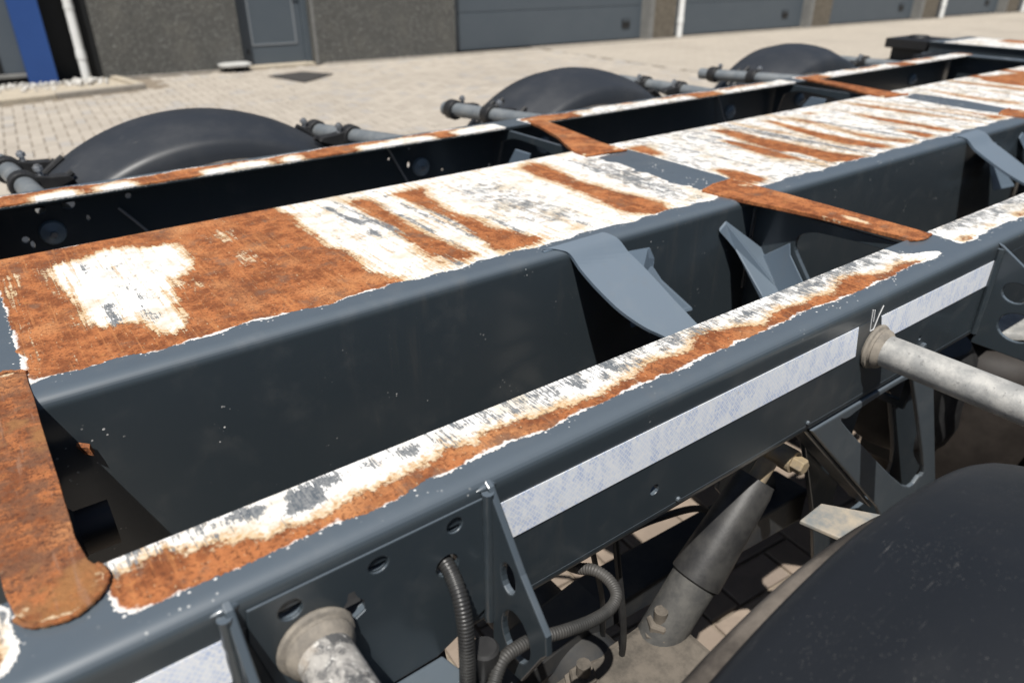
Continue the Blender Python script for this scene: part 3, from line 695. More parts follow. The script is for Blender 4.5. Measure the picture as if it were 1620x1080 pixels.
    ('near', 'grey', 1, [(0.478,0.554),(0.495,0.547),(0.499,0.516),(0.493,0.512),(0.481,0.524)]),
    ('near', 'grey', 1, [(0.54,0.55),(0.559,0.548),(0.556,0.52),(0.547,0.518)]),
    ('near', 'grey', 0.7, [(0.621,0.556),(0.65,0.541),(0.638,0.526)]),
    ('near', 'fleck', 0.7, [(0.565,0.558),(0.668,0.55),(0.657,0.515),(0.571,0.528)]),
    ('near', 'fleck', 0.8, [(0.715,0.552),(0.781,0.55),(0.758,0.531),(0.705,0.536)]),
    ('near', 'fleck', 0.8, [(0.722,0.555),(0.866,0.554),(0.82,0.514),(0.708,0.543)]),
    ('near', 'grey', 0.9, [(0.802,0.551),(0.821,0.521),(0.79,0.528)]),
    ('near', 'fleck', 0.95, [(0.896,0.559),(1.181,0.555),(1.167,0.53),(0.953,0.535),(0.887,0.539)]),
    ('near', 'grey', 0.9, [(0.945,0.551),(1.015,0.527),(0.946,0.531)]),
    ('near', 'grey', 0.9, [(1.06,0.555),(1.123,0.547),(1.081,0.54)]),
    ('near', 'fleck', 0.35, [(0.034,0.547),(0.304,0.553),(0.282,0.516),(0.093,0.516)]),
    ('near', 'wear', 1, [(1.337,0.552),(1.331,0.517),(1.323,0.485),(1.377,0.483),(1.439,0.489),(1.527,0.488),(1.571,0.484),(1.735,0.482),(1.991,0.456),(2.342,0.562),(1.754,0.556),(1.466,0.555)]),
    ('near', 'rust', 1, [(1.347,0.505),(1.404,0.491),(1.369,0.479),(1.327,0.487)]),
    ('near', 'rust', 1, [(1.454,0.499),(1.517,0.491),(1.434,0.487)]),
    ('near', 'rust', 1, [(1.55,0.504),(1.607,0.499),(1.673,0.495),(1.63,0.479),(1.571,0.484)]),
    ('near', 'fleck', 0.85, [(1.366,0.551),(1.466,0.555),(1.754,0.556),(2.159,0.548),(1.782,0.499),(1.515,0.504),(1.359,0.523)]),
    ('near', 'wear', 1, [(-0.4,0.56),(-0.078,0.56),(-0.072,0.52),(-0.071,0.49),(-0.078,0.478),(-0.4,0.48)]),
    ('near', 'rust', 1, [(-0.4,0.56),(-0.095,0.56),(-0.088,0.52),(-0.083,0.5),(-0.085,0.46),(-0.4,0.48)]),
]


def inside_poly(P, X, Y):
    P = np.array(P); n = len(P); r = np.zeros(X.shape, bool); j = n - 1
    for i in range(n):
        xi, yi = P[i]; xj, yj = P[j]
        c = ((yi > Y) != (yj > Y)) & (X < (xj - xi) * (Y - yi) / (yj - yi + 1e-12) + xi)
        r ^= c; j = i
    return r
def blur(a, k):
    if k < 1: return a
    g = np.exp(-.5 * (np.arange(-3 * k, 3 * k + 1) / k) ** 2); g /= g.sum(); p = 3 * k
    b = np.pad(a, p, mode='edge')
    b = np.apply_along_axis(lambda v: np.convolve(v, g, 'valid'), 0, b)
    return np.apply_along_axis(lambda v: np.convolve(v, g, 'valid'), 1, b)
def wear_fields(surface, xs, ys, base, extra=()):
    ST = .004
    gx = np.arange(xs[0], xs[1], ST); gy = np.arange(ys[0], ys[1], ST)
    X, Y = np.meshgrid(gx, gy, indexing='ij')
    F = {k: np.zeros(X.shape) for k in ('rust', 'wear', 'grey', 'fleck', 'fleckw')}
    base(F, X, Y)
    for s, f, v, P in list(WEAR) + list(extra):
        if s == surface: F[f][inside_poly(P, X, Y)] = v
    kb = dict(rust=3, wear=1, grey=1, fleck=4, fleckw=3)
    wraw = F['wear'].copy(); F = {k: blur(a, kb[k]) for k, a in F.items()}; F['fringe'] = blur(wraw, 3)
    def look(k, x, y):
        i = np.clip(((x - xs[0]) / ST), 0, len(gx) - 1.001); j = np.clip(((y - ys[0]) / ST), 0, len(gy) - 1.001)
        i0 = i.astype(int); j0 = j.astype(int); u = i - i0; v = j - j0; a = F[k]
        return a[i0, j0] * (1 - u) * (1 - v) + a[i0 + 1, j0] * u * (1 - v) + a[i0, j0 + 1] * (1 - u) * v + a[i0 + 1, j0 + 1] * u * v
    return look
def rail(name, prof, topflag, xs, step, look, label=None, mat='worn_rail'):
    """profile (y, z) list, closed, swept along X with a fine grid; wear painted on points whose flag is set"""
    nx = int((xs[1] - xs[0]) / step) + 1
    X = np.linspace(xs[0], xs[1], nx); P = np.array(prof); m = len(P)
    V = np.zeros((nx, m, 3)); V[:, :, 0] = X[:, None]; V[:, :, 1] = P[None, :, 0]; V[:, :, 2] = P[None, :, 1]
    V = V.reshape(-1, 3)
    i = np.arange(nx - 1)[:, None] * m; j = np.arange(m)[None, :]; j2 = (j + 1) % m
    Fq = np.stack([i + j, i + j2, i + m + j2, i + m + j], -1).reshape(-1, 4)
    me = bpy.data.meshes.new(name)
    faces = [tuple(q) for q in Fq.tolist()] + [tuple(range(m))[::-1], tuple(range((nx - 1) * m, nx * m))]
    me.from_pydata(V.tolist(), [], faces); me.update()
    fl = np.tile(np.array(topflag), nx)
    for k in ('rust', 'wear', 'grey', 'fleck', 'fleckw', 'fringe'):
        a = me.attributes.new(k, 'FLOAT', 'POINT')
        a.data.foreach_set('value', (look(k, V[:, 0], V[:, 1]) * fl).astype(np.float32))
    bm = bmesh.new(); bm.from_mesh(me); bmesh.ops.recalc_face_normals(bm, faces=bm.faces); bm.to_mesh(me); bm.free()
    o = link(name, me, M[mat], tr); me.polygons.foreach_set('use_smooth', [True] * len(me.polygons)); sharp(me)
    return tag(o, label)

def arc(cy, cz, r, a0, a1, n): return [(cy + r * math.cos(R(a0 + (a1 - a0) * i / n)), cz + r * math.sin(R(a0 + (a1 - a0) * i / n))) for i in range(n + 1)]
rr = random.Random(3)
# centre beam -------------------------------------------------
YN, YF, BR = .867, 1.402, .018
prof = [(YN, .78), (YN, .95)] + arc(YN + BR, T - BR, BR, 180, 90, 9)
nfl = 76; prof += [(YN + BR + (YF - YN - 2 * BR) * i / nfl, T) for i in range(1, nfl)]
prof += arc(YF - BR, T - BR, BR, 90, 0, 9) + [(YF, .95), (YF, .78)]
flag = [1.0 if z > T - .03 else 0 for y, z in prof]
def base_c(F, X, Y):
    edge = .913 + .004 * np.sin(X * 31) + .003 * np.sin(X * 83 + 1)
    F['wear'][(Y > edge) & (Y < 1.393) & (X > -.020)] = 1
    F['fleckw'][(X < -.04) & (np.sin(X * 23 + 1) * np.sin(Y * 17) + .6 * np.sin(X * 51 - Y * 38) > .05)] = .8
    F['wear'][(X < -.30) & (Y > .93) & (Y < 1.38)] = 1; F['rust'][(X < -.34) & (np.sin(X * 14) + .5 * np.sin(X * 37 + Y * 3) > .1)] = 1
    F['fleck'][:] = .16; F['fleck'][X > 1.33] = .66; F['rust'][X > 1.33] = .0; F['rust'][(X > .45) & (X <= 1.33)] = .06; F['fleck'][(X > .45) & (X <= 1.33)] = .3
    F['rust'][(Y > 1.325) & (X < .452) & (X > -.02)] = 1
    F['rust'][(X > 3.15) & (np.sin(X * 21) + .5 * np.sin(X * 47) > .55)] = 1
streaks = []
q_ = random.Random(21)
for k in range(60):                                   # thin scrapes right across the deck, more of them towards the far end
    x = q_.choice((q_.uniform(1.36, 4.1), q_.uniform(1.36, 2.6), q_.uniform(.52, 1.2)))
    if 2.56 < x < 2.72: continue
    wd = q_.uniform(.004, .016) if x > 1.33 else q_.uniform(.003, .007)
    y0 = q_.choice((.91, .91, q_.uniform(.92, 1.2))); y1 = q_.choice((1.393, 1.393, q_.uniform(1.1, 1.38)))
    if y1 - y0 < .1: continue
    sl = q_.uniform(-.05, .01); bow = q_.uniform(-.012, .012)
    f_ = q_.random(); fld, val = ('rust', q_.uniform(.55, 1)) if f_ < .36 and x > 1.33 else (('grey', q_.uniform(.6, .95)) if f_ < .85 else ('rust', q_.uniform(.3, .45)))
    ys_ = [y0 + (y1 - y0) * i / 8 for i in range(9)]
    cx_ = lambda y: x + sl * (y - 1.15) / .48 * .5 + bow * math.sin((y - .9) / .5 * math.pi)
    hw_ = lambda i: wd * (.25 + .75 * math.sin(math.pi * (i + .6) / 9.2)) * q_.uniform(.8, 1.2)
    P_ = [(cx_(y) - hw_(i), y) for i, y in enumerate(ys_)] + [(cx_(y) + hw_(i), y) for i, y in reversed(list(enumerate(ys_)))]
    streaks.append(('centre', fld, val, P_))
look = wear_fields('centre', (-.8, 4.5), (.84, 1.43), base_c, streaks)
rail('centre_beam', prof, flag, (-.75, 4.42), .0055, look, 'wide central box beam, top worn to rust and white primer', 'worn')
m = MB(); m.tube([(-.03, .867, .80), (4.4, .867, .80)], .004, 6)
# near side beam ----------------------------------------------
NW, NL = .453, .553; br = .018; th = .008
prof = [(NW, 1.0645)] + arc(NW + br, T - br, br, 180, 90, 8)
nfl = 17; prof += [(NW + br + (NL - NW - br) * i / nfl, T) for i in range(1, nfl)] + [(NL - .001, T), (NL, T - .001), (NL, T - th)]
prof += arc(NW + br, T - br, br - th, 90, 180, 5) + [(NW + th, 1.064)]
flag = [1.0 if z > T - .02 and i < 8 + 20 else 0 for i, (y, z) in enumerate(prof)]
def base_n(F, X, Y):
    F['fleck'][:] = .3; F['fleck'][Y > .515] = .8
    F['grey'][(Y > .535) & (np.sin(X * 37) + np.sin(X * 61 + 2) > -.2)] = .42
look = wear_fields('near', (-.8, 4.5), (.42, .60), base_n)
rail('side_beam_flange', prof, flag, (-.60, 4.13), .004, look, 'near side rail flange with a ragged rust stripe and white primer')
def keyhole(x, z):
    return [(x - .013, z - .016), (x - .013, z - .002), (x - .006, z + .006), (x - .004, z + .015), (x + .004, z + .015), (x + .006, z + .006), (x + .012, z - .002), (x + .012, z - .016), (x, z - .022)]
web_holes = [circle(.107, 1.062, .0105), circle(.188, 1.064, .0085, sx=1.15), circle(.268, 1.066, .0085), keyhole(.160, 1.034),
             circle(.258, 1.021, .0125), circle(.553, .966, .0075, 14), circle(.1225, 1.015, .0255, 24)]
WO = [(-.60, .925), (-.60, 1.0638), (4.13, 1.0638), (4.13, .925)]
sheet('side_beam_web', WO, web_holes + [circle(1.025, 1.012, .0255, 24), circle(1.185, .975, .004, 10), circle(.948, 1.068, .005, 10)], th,
      ((0, NW + th / 2, 0), (1, 0, 0), (0, 0, 1)), M['paint'], tr, .0008)
prof = [(NW, .9248)] + arc(NW + .014, .921, .014, 175, 270, 5) + [(NL - .02, .907), (NL - .02, .915)] + arc(NW + .014, .921, .006, 270, 175, 4) + [(NW + th, .9248)]
rail('bottom_flange', prof, [0] * len(prof), (-.60, 4.13), .4, look)
# reinforcing plate with holes between the two gusset plates
sheet('reinforcing_plate', [(.070, 1.050), (.074, 1.082), (.300, 1.082), (.303, .935), (.24, .905), (.098, .905)], web_holes[:5] + [circle(.1225, 1.015, .0262, 24)], .0026,
      ((0, NW - .0016, 0), (1, 0, 0), (0, 0, 1)), M['paint'], tr, .0012, 'doubling plate punched with round holes and a keyhole')
m = MB(); m.prism([(.085, .4495, .905), (.245, .4495, .905), (.265, .380, .900), (.10, .360, .900)], (0, 0, -.008)); m.build('bottom_ledge', M['paint'], tr, bevel=.002)
# far side beam -----------------------------------------------
FW, FL = 1.818, 1.722
prof = [(FW, 1.064)] + arc(FW - br, T - br, br, 0, 90, 8)
prof += [(FW - br - (FW - br - FL) * i / nfl, T) for i in range(1, nfl)] + [(FL + .001, T), (FL, T - .001), (FL, T - th)] + arc(FW - br, T - br, br - th, 90, 0, 5) + [(FW - th, 1.064)]
def base_f(F, X, Y):
    ed = 1.788 + .006 * np.sin(X * 19) + .004 * np.sin(X * 53)
    F['wear'][(Y > 1.7) & (Y < ed)] = 1
    line = 1.775 + .02 * np.sin(X * 11 + 1) + .015 * np.sin(X * 27) - .035 * (X > 2.3) * np.sin(X * 14)
    F['rust'][(Y > line) | (X < 1.09)] = 1
    for a, b in ((.07, .165), (.19, .275), (.41, .58), (.60, .66), (.80, 1.03), (1.09, 1.34), (1.36, 4.2)):
        lim = 1.782 - .02 * np.abs(np.sin((X - a) / (b - a) * 3.1 * (1 if b < 1.5 else 6) + 1.2))
        F['rust'][(X > a) & (X < b) & (Y < lim)] = 0
    F['rust'][(X > 1.36) & (np.sin(X * 9.3 + .4) > .80)] = 1
    F['wear'][(X > 1.26) & (X < 1.345)] = 0
    F['wear'][(X > 2.66) & (X < 2.73)] = 0
    F['fleck'][:] = .3; F['fleck'][X > 1.3] = .62
look = wear_fields('far', (-.8, 4.5), (1.69, 1.84), base_f)
rail('side_beam_flange', prof, [1.0 if z > T - .02 and i < 28 else 0 for i, (y, z) in enumerate(prof)], (-.60, 4.13), .006, look, 'far side rail flange streaked with rust and white primer')
fh = [circle(.088, 1.056, .0095, 16), circle(.142, 1.058, .010, 14, sx=1.3), circle(.262, 1.056, .006, 12), circle(.045, .998, .007, 12), circle(.172, 1.022, .006, 12, sx=.6), circle(.925, 1.040, .004, 10), circle(.99, 1.062, .004, 10),
      circle(.985, 1.015, .009, 12, sx=.6), circle(1.095, .984, .004, 10), circle(1.262, .972, .0045, 10), circle(1.50, 1.06, .006, 10), circle(.055, .985, .008, 12, sx=.5)]
sheet('side_beam_web', WO, fh, th, ((0, FW - th / 2, 0), (1, 0, 0), (0, 0, 1)), M['paint'], tr, .0008)
prof = [(FW, .9248), (FW, .907), (FL + .02, .907), (FL + .02, .915), (FW - th, .915), (FW - th, .9248)]
rail('bottom_flange', prof, [0] * len(prof), (-.60, 4.13), .4, look)

# cross members ------------------------------------------------
def rusty_plate(name, outline, whites=(), z=T + .0015, thick=.007, sub=.012, lab=None, mat='rust'):
    xs = [p[0] for p in outline]; ys = [p[1] for p in outline]
    o = sheet(name, outline, [], thick, ((0, 0, z - thick / 2 + .004), (1, 0, 0), (0, 1, 0)), M[mat], tr, .0009, lab)
    me = o.data; bm = bmesh.new(); bm.from_mesh(me)
    big = [f for f in bm.faces if abs(f.normal.z) > .9 and f.calc_area() > 2e-4]
    bmesh.ops.triangulate(bm, faces=bm.faces)
    bmesh.ops.subdivide_edges(bm, edges=[e for e in bm.edges if e.calc_length() > .03], cuts=3, use_grid_fill=True)
    bmesh.ops.subdivide_edges(bm, edges=[e for e in bm.edges if e.calc_length() > .02], cuts=1, use_grid_fill=True)
    bm.to_mesh(me); bm.free()
    v = np.zeros(len(me.vertices) * 3); me.vertices.foreach_get('co', v); v = v.reshape(-1, 3)
    a = np.zeros(len(v))
    for cx, cy, rx, ry, amt in whites: a = np.maximum(a, amt * np.exp(-(((v[:, 0] - cx) / rx) ** 2 + ((v[:, 1] - cy) / ry) ** 2)))
    at_ = me.attributes.new('whit', 'FLOAT', 'POINT'); at_.data.foreach_set('value', a.astype(np.float32))
    return o
def jag(pts, amp, n=7, seed=1):
    r_ = random.Random(seed); out = []
    for i, p in enumerate(pts):
        q = pts[(i + 1) % len(pts)]
        for k in range(n):
            t = k / n; out.append((p[0] + (q[0] - p[0]) * t + r_.uniform(-amp, amp), p[1] + (q[1] - p[1]) * t + r_.uniform(-amp, amp)))
    return out
# rear cross member: thick rusted flange welded over the rails
pl = [(-.019, .936)] + [(-.019 + .0006 * random.uniform(-1, 1), .936 - .37 * i / 12) for i in range(1, 12)] + [(-.016, .562), (-.009, .548), (-.006, .533), (-.012, .518), (-.022, .508), (-.035, .503), (-.05, .505), (-.062, .512), (-.069, .524), (-.074, .56), (-.078, .64), (-.082, .80), (-.085, .925), (-.072, .942), (-.05, .951), (-.032, .948)]
e0, e1_ = pl[12:20], []
for a_, b_ in zip(e0, e0[1:]):
    for k_ in range(4): e1_.append((a_[0] + (b_[0] - a_[0]) * k_ / 4 + random.uniform(-.0016, .0016), a_[1] + (b_[1] - a_[1]) * k_ / 4 + random.uniform(-.0016, .0016)))
pl = pl[:12] + e1_ + pl[19:]
rusty_plate('cross_member_flange', pl, [(-.008, .53, .006, .02, .6), (-.02, .508, .015, .006, .7), (-.055, .508, .015, .007, .7), (-.072, .54, .006, .03, .6), (-.012, .54, .012, .02, .5), (-.068, .52, .012, .03, .55), (-.04, .505, .05, .008, .6), (-.03, .945, .03, .008, .6), (-.076, .6, .004, .12, .45)], T - .0012, .008, mat='rust_heavy', lab='heavily rusted plate of the nearest cross member, welded across the near rail')
rusty_plate('cross_member_flange', [(-.02, 1.36), (-.02, 1.72), (-.075, 1.72), (-.085, 1.36)], [], T - .002, .008)
def cross(xc, seed):
    """tapered cross member: flange pieces each side of the centre beam, web below with a big rounded hole"""
    near = [(xc - .068, .955), (xc - .05, .962), (xc + .048, .972), (xc + .052, .90), (xc + .050, .75), (xc + .049, .56), (xc + .045, .54), (xc + .010, .536), (xc - .008, .545), (xc - .014, .62), (xc - .022, .71), (xc - .040, .80), (xc - .056, .87), (xc - .066, .915)]
    rusty_plate('cross_member_flange', near, [(xc + .01, .66, .012, .05, .75), (xc + .03, .925, .02, .02, .7), (xc - .065, .955, .02, .01, .7), (xc + .046, .75, .004, .25, .5), (xc - .02, .70, .003, .1, .5)], T + .0005, .008, lab='tapered rusty flange of a cross member beside the centre beam')
    far = [(xc - .065, 1.322), (xc + .055, 1.308), (xc + .060, 1.40), (xc + .105, 1.62), (xc + .125, 1.735), (xc + .08, 1.745), (xc + .055, 1.65), (xc + .015, 1.53), (xc - .03, 1.44), (xc - .062, 1.37)]
    rusty_plate('cross_member_flange', far, [(xc + .05, 1.33, .02, .03, .7), (xc - .06, 1.33, .02, .02, .6)], T + .0005, .008)
    xw = xc
    hole = [(.585, .80), (.70, .945), (.748, 1.000), (.762, 1.022), (.758, 1.046), (.735, 1.060), (.70, 1.066), (.58, 1.070), (.51, 1.05), (.49, .98), (.49, .80)]
    hs = [(hole[0][0], hole[0][1])] + [(v.x, v.y) for v in spline([(a, b) + (0,) for a, b in hole[2:9]], 4)] + hole[9:]
    sheet('cross_member_web', [(.468, .92), (.468, 1.088), (.862, 1.088), (.862, .79), (.60, .785), (.48, .785)], [hs], .010, ((xw, 0, 0), (0, 1, 0), (0, 0, 1)), M['paint'], tr, .001)
    sheet('cross_member_web', [(1.800, .92), (1.800, 1.088), (1.408, 1.088), (1.408, .79), (1.66, .785), (1.79, .785)], [[(2.27 - a, b) for a, b in hs]], .010, ((xw, 0, 0), (0, 1, 0), (0, 0, 1)), M['paint'], tr, .001)
    # folded gusset: a narrow leaf running down beside the web, hooked onto the centre beam
    g = MB(); xf = xc - .0065
    g.prism([(xc - .118, .862, 1.050), (xc - .098, .864, 1.062), (xf, .833, .993), (xf, .776, .922), (xf, .70, .828), (xc - .075, .70, .846), (xc - .078, .767, .931), (xc - .080, .845, 1.008), (xc - .098, .855, 1.030)], (.003, .004, .006)); g.build('gusset_plate', M['paint_lit'], tr, bevel=.0012)
    g = MB(); g.prism([(xf - .002, .826, .986), (xf - .002, .70, .828), (xf - .002, .62, .828), (xf - .002, .718, .952), (xf - .002, .764, 1.006), (xf - .002, .77, 1.03)], (-.003, 0, 0)); g.build('gusset_plate', M['paint_lit'], tr, bevel=.0012)
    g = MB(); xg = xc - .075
    g.prism([(xg, 1.535, 1.068), (xg, 1.600, 1.068), (xg, 1.66, .985), (xg, 1.72, .88), (xg, 1.62, .86), (xg, 1.55, 1.0)], (.006, 0, 0)); g.build('gusset_plate', M['paint_lit'], tr, bevel=.0012)
cross(1.276, 1); cross(2.655, 2)
m = MB(); m.box((4.06, .56, T - .010), (4.13, .90, T - .001)); m.box((4.06, 1.37, T - .010), (4.13, 1.73, T - .001)); m.box((4.09, .465, .92), (4.10, 1.80, T - .011))
m.build('cross_member', M['paint'], tr, bevel=.002, label='end cross member closing the frame at its far end')
m = MB(); m.box((-.06, .47, .80), (-.05, .866, T - .006)); m.box((-.06, 1.41, .80), (-.05, 1.80, T - .006)); m.build('cross_member_web', M['black'], tr)  # webs coloured black to deepen the shade below the flange
# pipe stub and bolt in the shade of the rear cross member
m = MB(); m.lathe([(.0, 0), (.030, 0), (.034, .004), (.034, .02), (.026, .026), (.026, .06)], 24, (-.045, .78, .97), 'X'); m.build('pipe_stub', M['black'], tr, smooth=True)
m = MB(); m.prism([(.004, .862, 1.030), (.016, .856, 1.026), (.018, .856, 1.014), (.010, .862, 1.016)], (.002, .006, .002)); m.build('lug', M['rust_heavy'], tr)

# sloping brace plates between the centre beam and the near side beam
def brace(x0):
    """S-edged sheet sloping from the centre beam down under the near rail"""
    K = .55
    def zz(y):
        u = min(1, max(0, (y - .842) / .03)); return 1.088 - K * (.872 - y) + .0105 * u * u * (3 - 2 * u)
    left = [(.722, .884), (.740, .881), (.754, .874), (.765, .866), (.7705, .850), (.772, .826), (.7745, .802), (.782, .764), (.793, .737), (.807, .714), (.825, .694), (.86, .65)]
    right = [(.858, .886), (.866, .882), (.874, .874), (.883, .860), (.891, .83), (.895, .80), (.8975, .77), (.8995, .74), (.902, .72), (.904, .70), (.907, .68), (.915, .64)]
    L_ = spline([(a, b, 0) for a, b in left], 4); R_ = spline([(a, b, 0) for a, b in right], 4)
    vs_ = []; fs_ = []
    R_ = R_[:len(L_) - 1] + [R_[-1]]
    for l_, r_ in zip(L_, R_):
        for k in range(5):
            q = l_.lerp(r_, k / 4); vs_.append((q.x - .725 + x0, q.y, zz(q.y)))
    for i in range(len(L_) - 1):
        for k in range(4): fs_.append((i * 5 + k, i * 5 + k + 1, i * 5 + k + 6, i * 5 + k + 5))
    m = MB(); m.add(vs_, fs_); o = m.build('brace_plate', M['paint_lit'], tr)
    so_ = o.modifiers.new('thickness', 'SOLIDIFY'); so_.thickness = .006; so_.offset = -1
    g = MB(); X = lambda v: v - .725 + x0
    g.prism([(X(.90), .864, 1.060), (X(.963), .866, 1.058), (X(.975), .862, 1.034), (X(.972), .86, 1.017), (X(.985), .845, .99), (X(1.04), .81, .93), (X(.86), .80, .95)], (.0, .003, .006))
    g.build('brace_lug', M['paint_lit'], tr, bevel=.0015)
brace(.725); brace(2.15)
def weld(pts, r_=.0035, mat='paint', seed=1):
    q = random.Random(seed); P_ = spline([Vector(p) for p in pts], 10)
    m = MB(); m.tube([p + Vector((0, 0, q.uniform(-.0005, .0005))) for p in P_], r_, 8, rs=[r_ * q.uniform(.75, 1.2) for _ in P_]); return m.build('weld_bead', M[mat], tr, smooth=True)
for x0 in (.722, 2.147):
    weld([(x0, .884, 1.100), (x0 + .05, .886, 1.1015), (x0 + .10, .887, 1.1015), (x0 + .138, .887, 1.101)], .0030, 'paint_lit', 3)
for xc in (1.276, 2.655):
    weld([(xc - .070, .953, T + .003), (xc - .02, .966, T + .004), (xc + .05, .973, T + .003)], .0035, 'rust', 5)
    weld([(xc - .067, 1.322, T + .003), (xc, 1.313, T + .004), (xc + .056, 1.307, T + .003)], .0035, 'rust', 6)
    weld([(xc + .047, .538, T + .003), (xc + .012, .534, T + .003), (xc - .012, .544, T + .003)], .003, 'rust', 7)
    weld([(xc - .006, .866, 1.08), (xc - .007, .866, 1.0), (xc - .007, .866, .9)], .004, 'paint', 8)
weld([(-.010, .55, T + .003), (-.006, .533, T + .004), (-.014, .515, T + .004), (-.035, .503, T + .004), (-.06, .510, T + .004), (-.070, .526, T + .003)], .0024, 'rust_heavy', 9)
weld([(-.018, .938, T + .003), (-.035, .950, T + .004), (-.06, .952, T + .003)], .0024, 'rust_heavy', 10)

# gusset plates standing out from the near web
def gusset(x, z0, out, hole=True, mat='paint', pts=None):
    pts = pts or [(.4525, 1.088), (.462, 1.094), (.453, 1.090), (.425, 1.060), (.397, 1.015), (.377, .994), (.360, .970), (.355, .955), (.362, .940), (.395, .873), (.445, .86), (.449, .9)]
    hs = [circle(.418, 1.000, .019, 20, sx=.62), circle(.405, .930, .032, 24, sx=.72)] if hole else []
    o = sheet('gusset_plate', pts, hs, .008, ((x, 0, 0), (0, 1, 0), (0, 0, 1)), M[mat], tr, .0018)
    w_ = MB(); w_.tube([(x - .005 + .0003 * math.sin(k * 1.9), .4485, 1.088 - .0085 * k) for k in range(21)], .007, 10, rs=[.0062 + .0003 * math.sin(k * 2.7) for k in range(21)]); w_.build('weld_bead', M['paint'], o, smooth=True)
    k = MB(); k.add([], []); k.tube([(x - .016, .456, 1.088), (x - .006, .455, 1.089), (x + .004, .455, 1.089), (x + .010, .456, 1.088)], .007, 10, rs=[.001, .004, .004, .001]); k.build('weld_cap', M['paint'], o, smooth=True)
    return o
GP = [(.449, 1.080), (.456, 1.096), (.449, 1.092), (.427, 1.061), (.398, 1.020), (.377, .996), (.358, .974), (.356, .950), (.364, .938), (.395, .873), (.445, .862)]
gusset(.310, 0, 0, True, pts=GP)
gusset(.062, 0, 0, False, pts=GP)
# gusset with larger cut-outs at the right edge of the picture
g3 = sheet('gusset_plate', [(.449, .90), (.449, 1.085), (.456, 1.093), (.448, 1.090), (.40, 1.06), (.33, 1.045), (.30, 1.02), (.30, .93), (.34, .90)], [circle(.405, 1.015, .018, 20, sx=1.25), circle(.385, .955, .026, 24, sx=1.25)], .008, ((1.405, 0, 0), (0, 1, 0), (0, 0, 1)), M['paint'], tr, .0018, 'gusset plate with one small and one large cut-out at the right edge')
w_ = MB(); w_.tube([(1.400, .449, 1.085), (1.399, .4475, 1.0), (1.400, .449, .92)], .006, 8); w_.build('weld_bead', M['paint'], g3, smooth=True)

# reflective tape ----------------------------------------------
def tape(x0, x1, z0, z1, skew=0):
    m = MB(); m.prism([(x0 + skew, NW - .0005, z0), (x1 + skew, NW - .0005, z0), (x1, NW - .0005, z1), (x0, NW - .0005, z1)], (0, -.0007, 0))
    return m.build('reflective_tape', M['tape'], tr)
tape(-.35, .052, 1.015, 1.0635); tape(.317, .962, 1.011, 1.0635, .012); tape(1.024, 1.418, 1.015, 1.063, .02)
# white marker strokes on the web and on the right gusset
def strokes(lines, y, rad=.0011):
    m = MB()
    for ln in lines: m.tube([(x, y, z) for x, z in ln], rad, 6)
    return m.build('marker_stroke', M['chalk'], tr, label='white hand-drawn marker strokes like a W')
strokes([[(.9935, 1.082), (.996, 1.066), (1.000, 1.046)], [(.9995, 1.080), (1.0035, 1.060)], [(1.023, 1.081), (1.016, 1.066), (1.010, 1.045)], [(1.000, 1.045), (1.010, 1.045)]], NW - .0004, .0008)

# mudguard tubes -----------------------------------------------
def tube_arm(x, y0, y1, z, mat, side, collar=True, clamps=(), dz=0, dx=0):
    P = lambda y: Vector((x + dx * (y - y0), y, z + dz * (y - y0)))
    m = MB(); ys = [y0 + (y1 - y0) * i / 10 for i in range(11)]
    m.tube([P(y) for y in ys], .0247, 28); o = m.build('mudguard_tube', M[mat], tr, smooth=True)
    if collar:
        c = MB(); s_ = 1 if y1 > y0 else -1
        prof = [(.0245, .0), (.0345, .0), (.036, .003), (.0345, .006), (.031, .0075), (.0305, .011), (.0315, .0125), (.0305, .016), (.0275, .019), (.0245, .022)] if side == 'near' else [(.0245, .0), (.033, .0), (.0345, .004), (.033, .009), (.029, .012), (.027, .018), (.0245, .020)]
        yb = NW if side == 'near' else FW
        if side == 'near' and x < .3: yb -= .003
        c.lathe([(r_, h_ * s_) for r_, h_ in prof], 28, P(yb) , 'Y'); c.build('collar', M['collar'], o, smooth=True)
    for yc in clamps:
        p = P(yc); s_ = 1
        c = MB(); c.lathe([(.0252, -.022), (.033, -.022), (.035, -.015), (.035, .015), (.033, .022), (.0252, .022)], 24, p, 'Y')
        xf = .57 + 1.37 * round((x - .57) / 1.37); sg = 1 if xf > x else -1
        c.prism([p + Vector((sg * .02, -.018, .022)), p + Vector((sg * .06, -.018, .014)), p + Vector((sg * .10, -.018, .012)), p + Vector((sg * .11, -.018, .0)), p + Vector((sg * .06, -.018, -.02)), p + Vector((sg * .02, -.018, -.028))], (0, .036, 0))
        c.build('clamp', M['rubber'], o, bevel=.002)
        b = MB(); b.tube([p + Vector((sg * .042, 0, .0)), p + Vector((sg * .038, 0, .045))], .007, 8); b.tube([p + Vector((sg * .0395, 0, .03)), p + Vector((sg * .0385, 0, .040))], .0115, 6)
        b.build('clamp_bolt', M['zinc'], o, smooth=True)
    return o
tube_arm(.1225, .475, -.22, 1.015, 'scaly', 'near')
tube_arm(1.025, .475, -.22, 1.012, 'galv', 'near')
tube_arm(2.395, .475, -.22, 1.012, 'galv', 'near')
for (xa, za), (xb, yb, zb) in (((.115, 1.035), (.06, 2.43, 1.035)), ((1.03, 1.058), (.925, 2.37, 1.025)), ((1.55, 1.055), (1.459, 2.375, 1.035)), ((2.49, 1.035), (2.452, 2.48, 1.035)), ((3.03, 1.05), (2.906, 2.40, 1.035)), ((3.90, 1.04), (3.86, 2.45, 1.035))):
    tube_arm(xa, FW + .004, yb, za, 'galv_grey', 'far', True, (2.14, 2.33), dz=(zb - za) / (yb - FW), dx=(xb - xa) / (yb - FW))
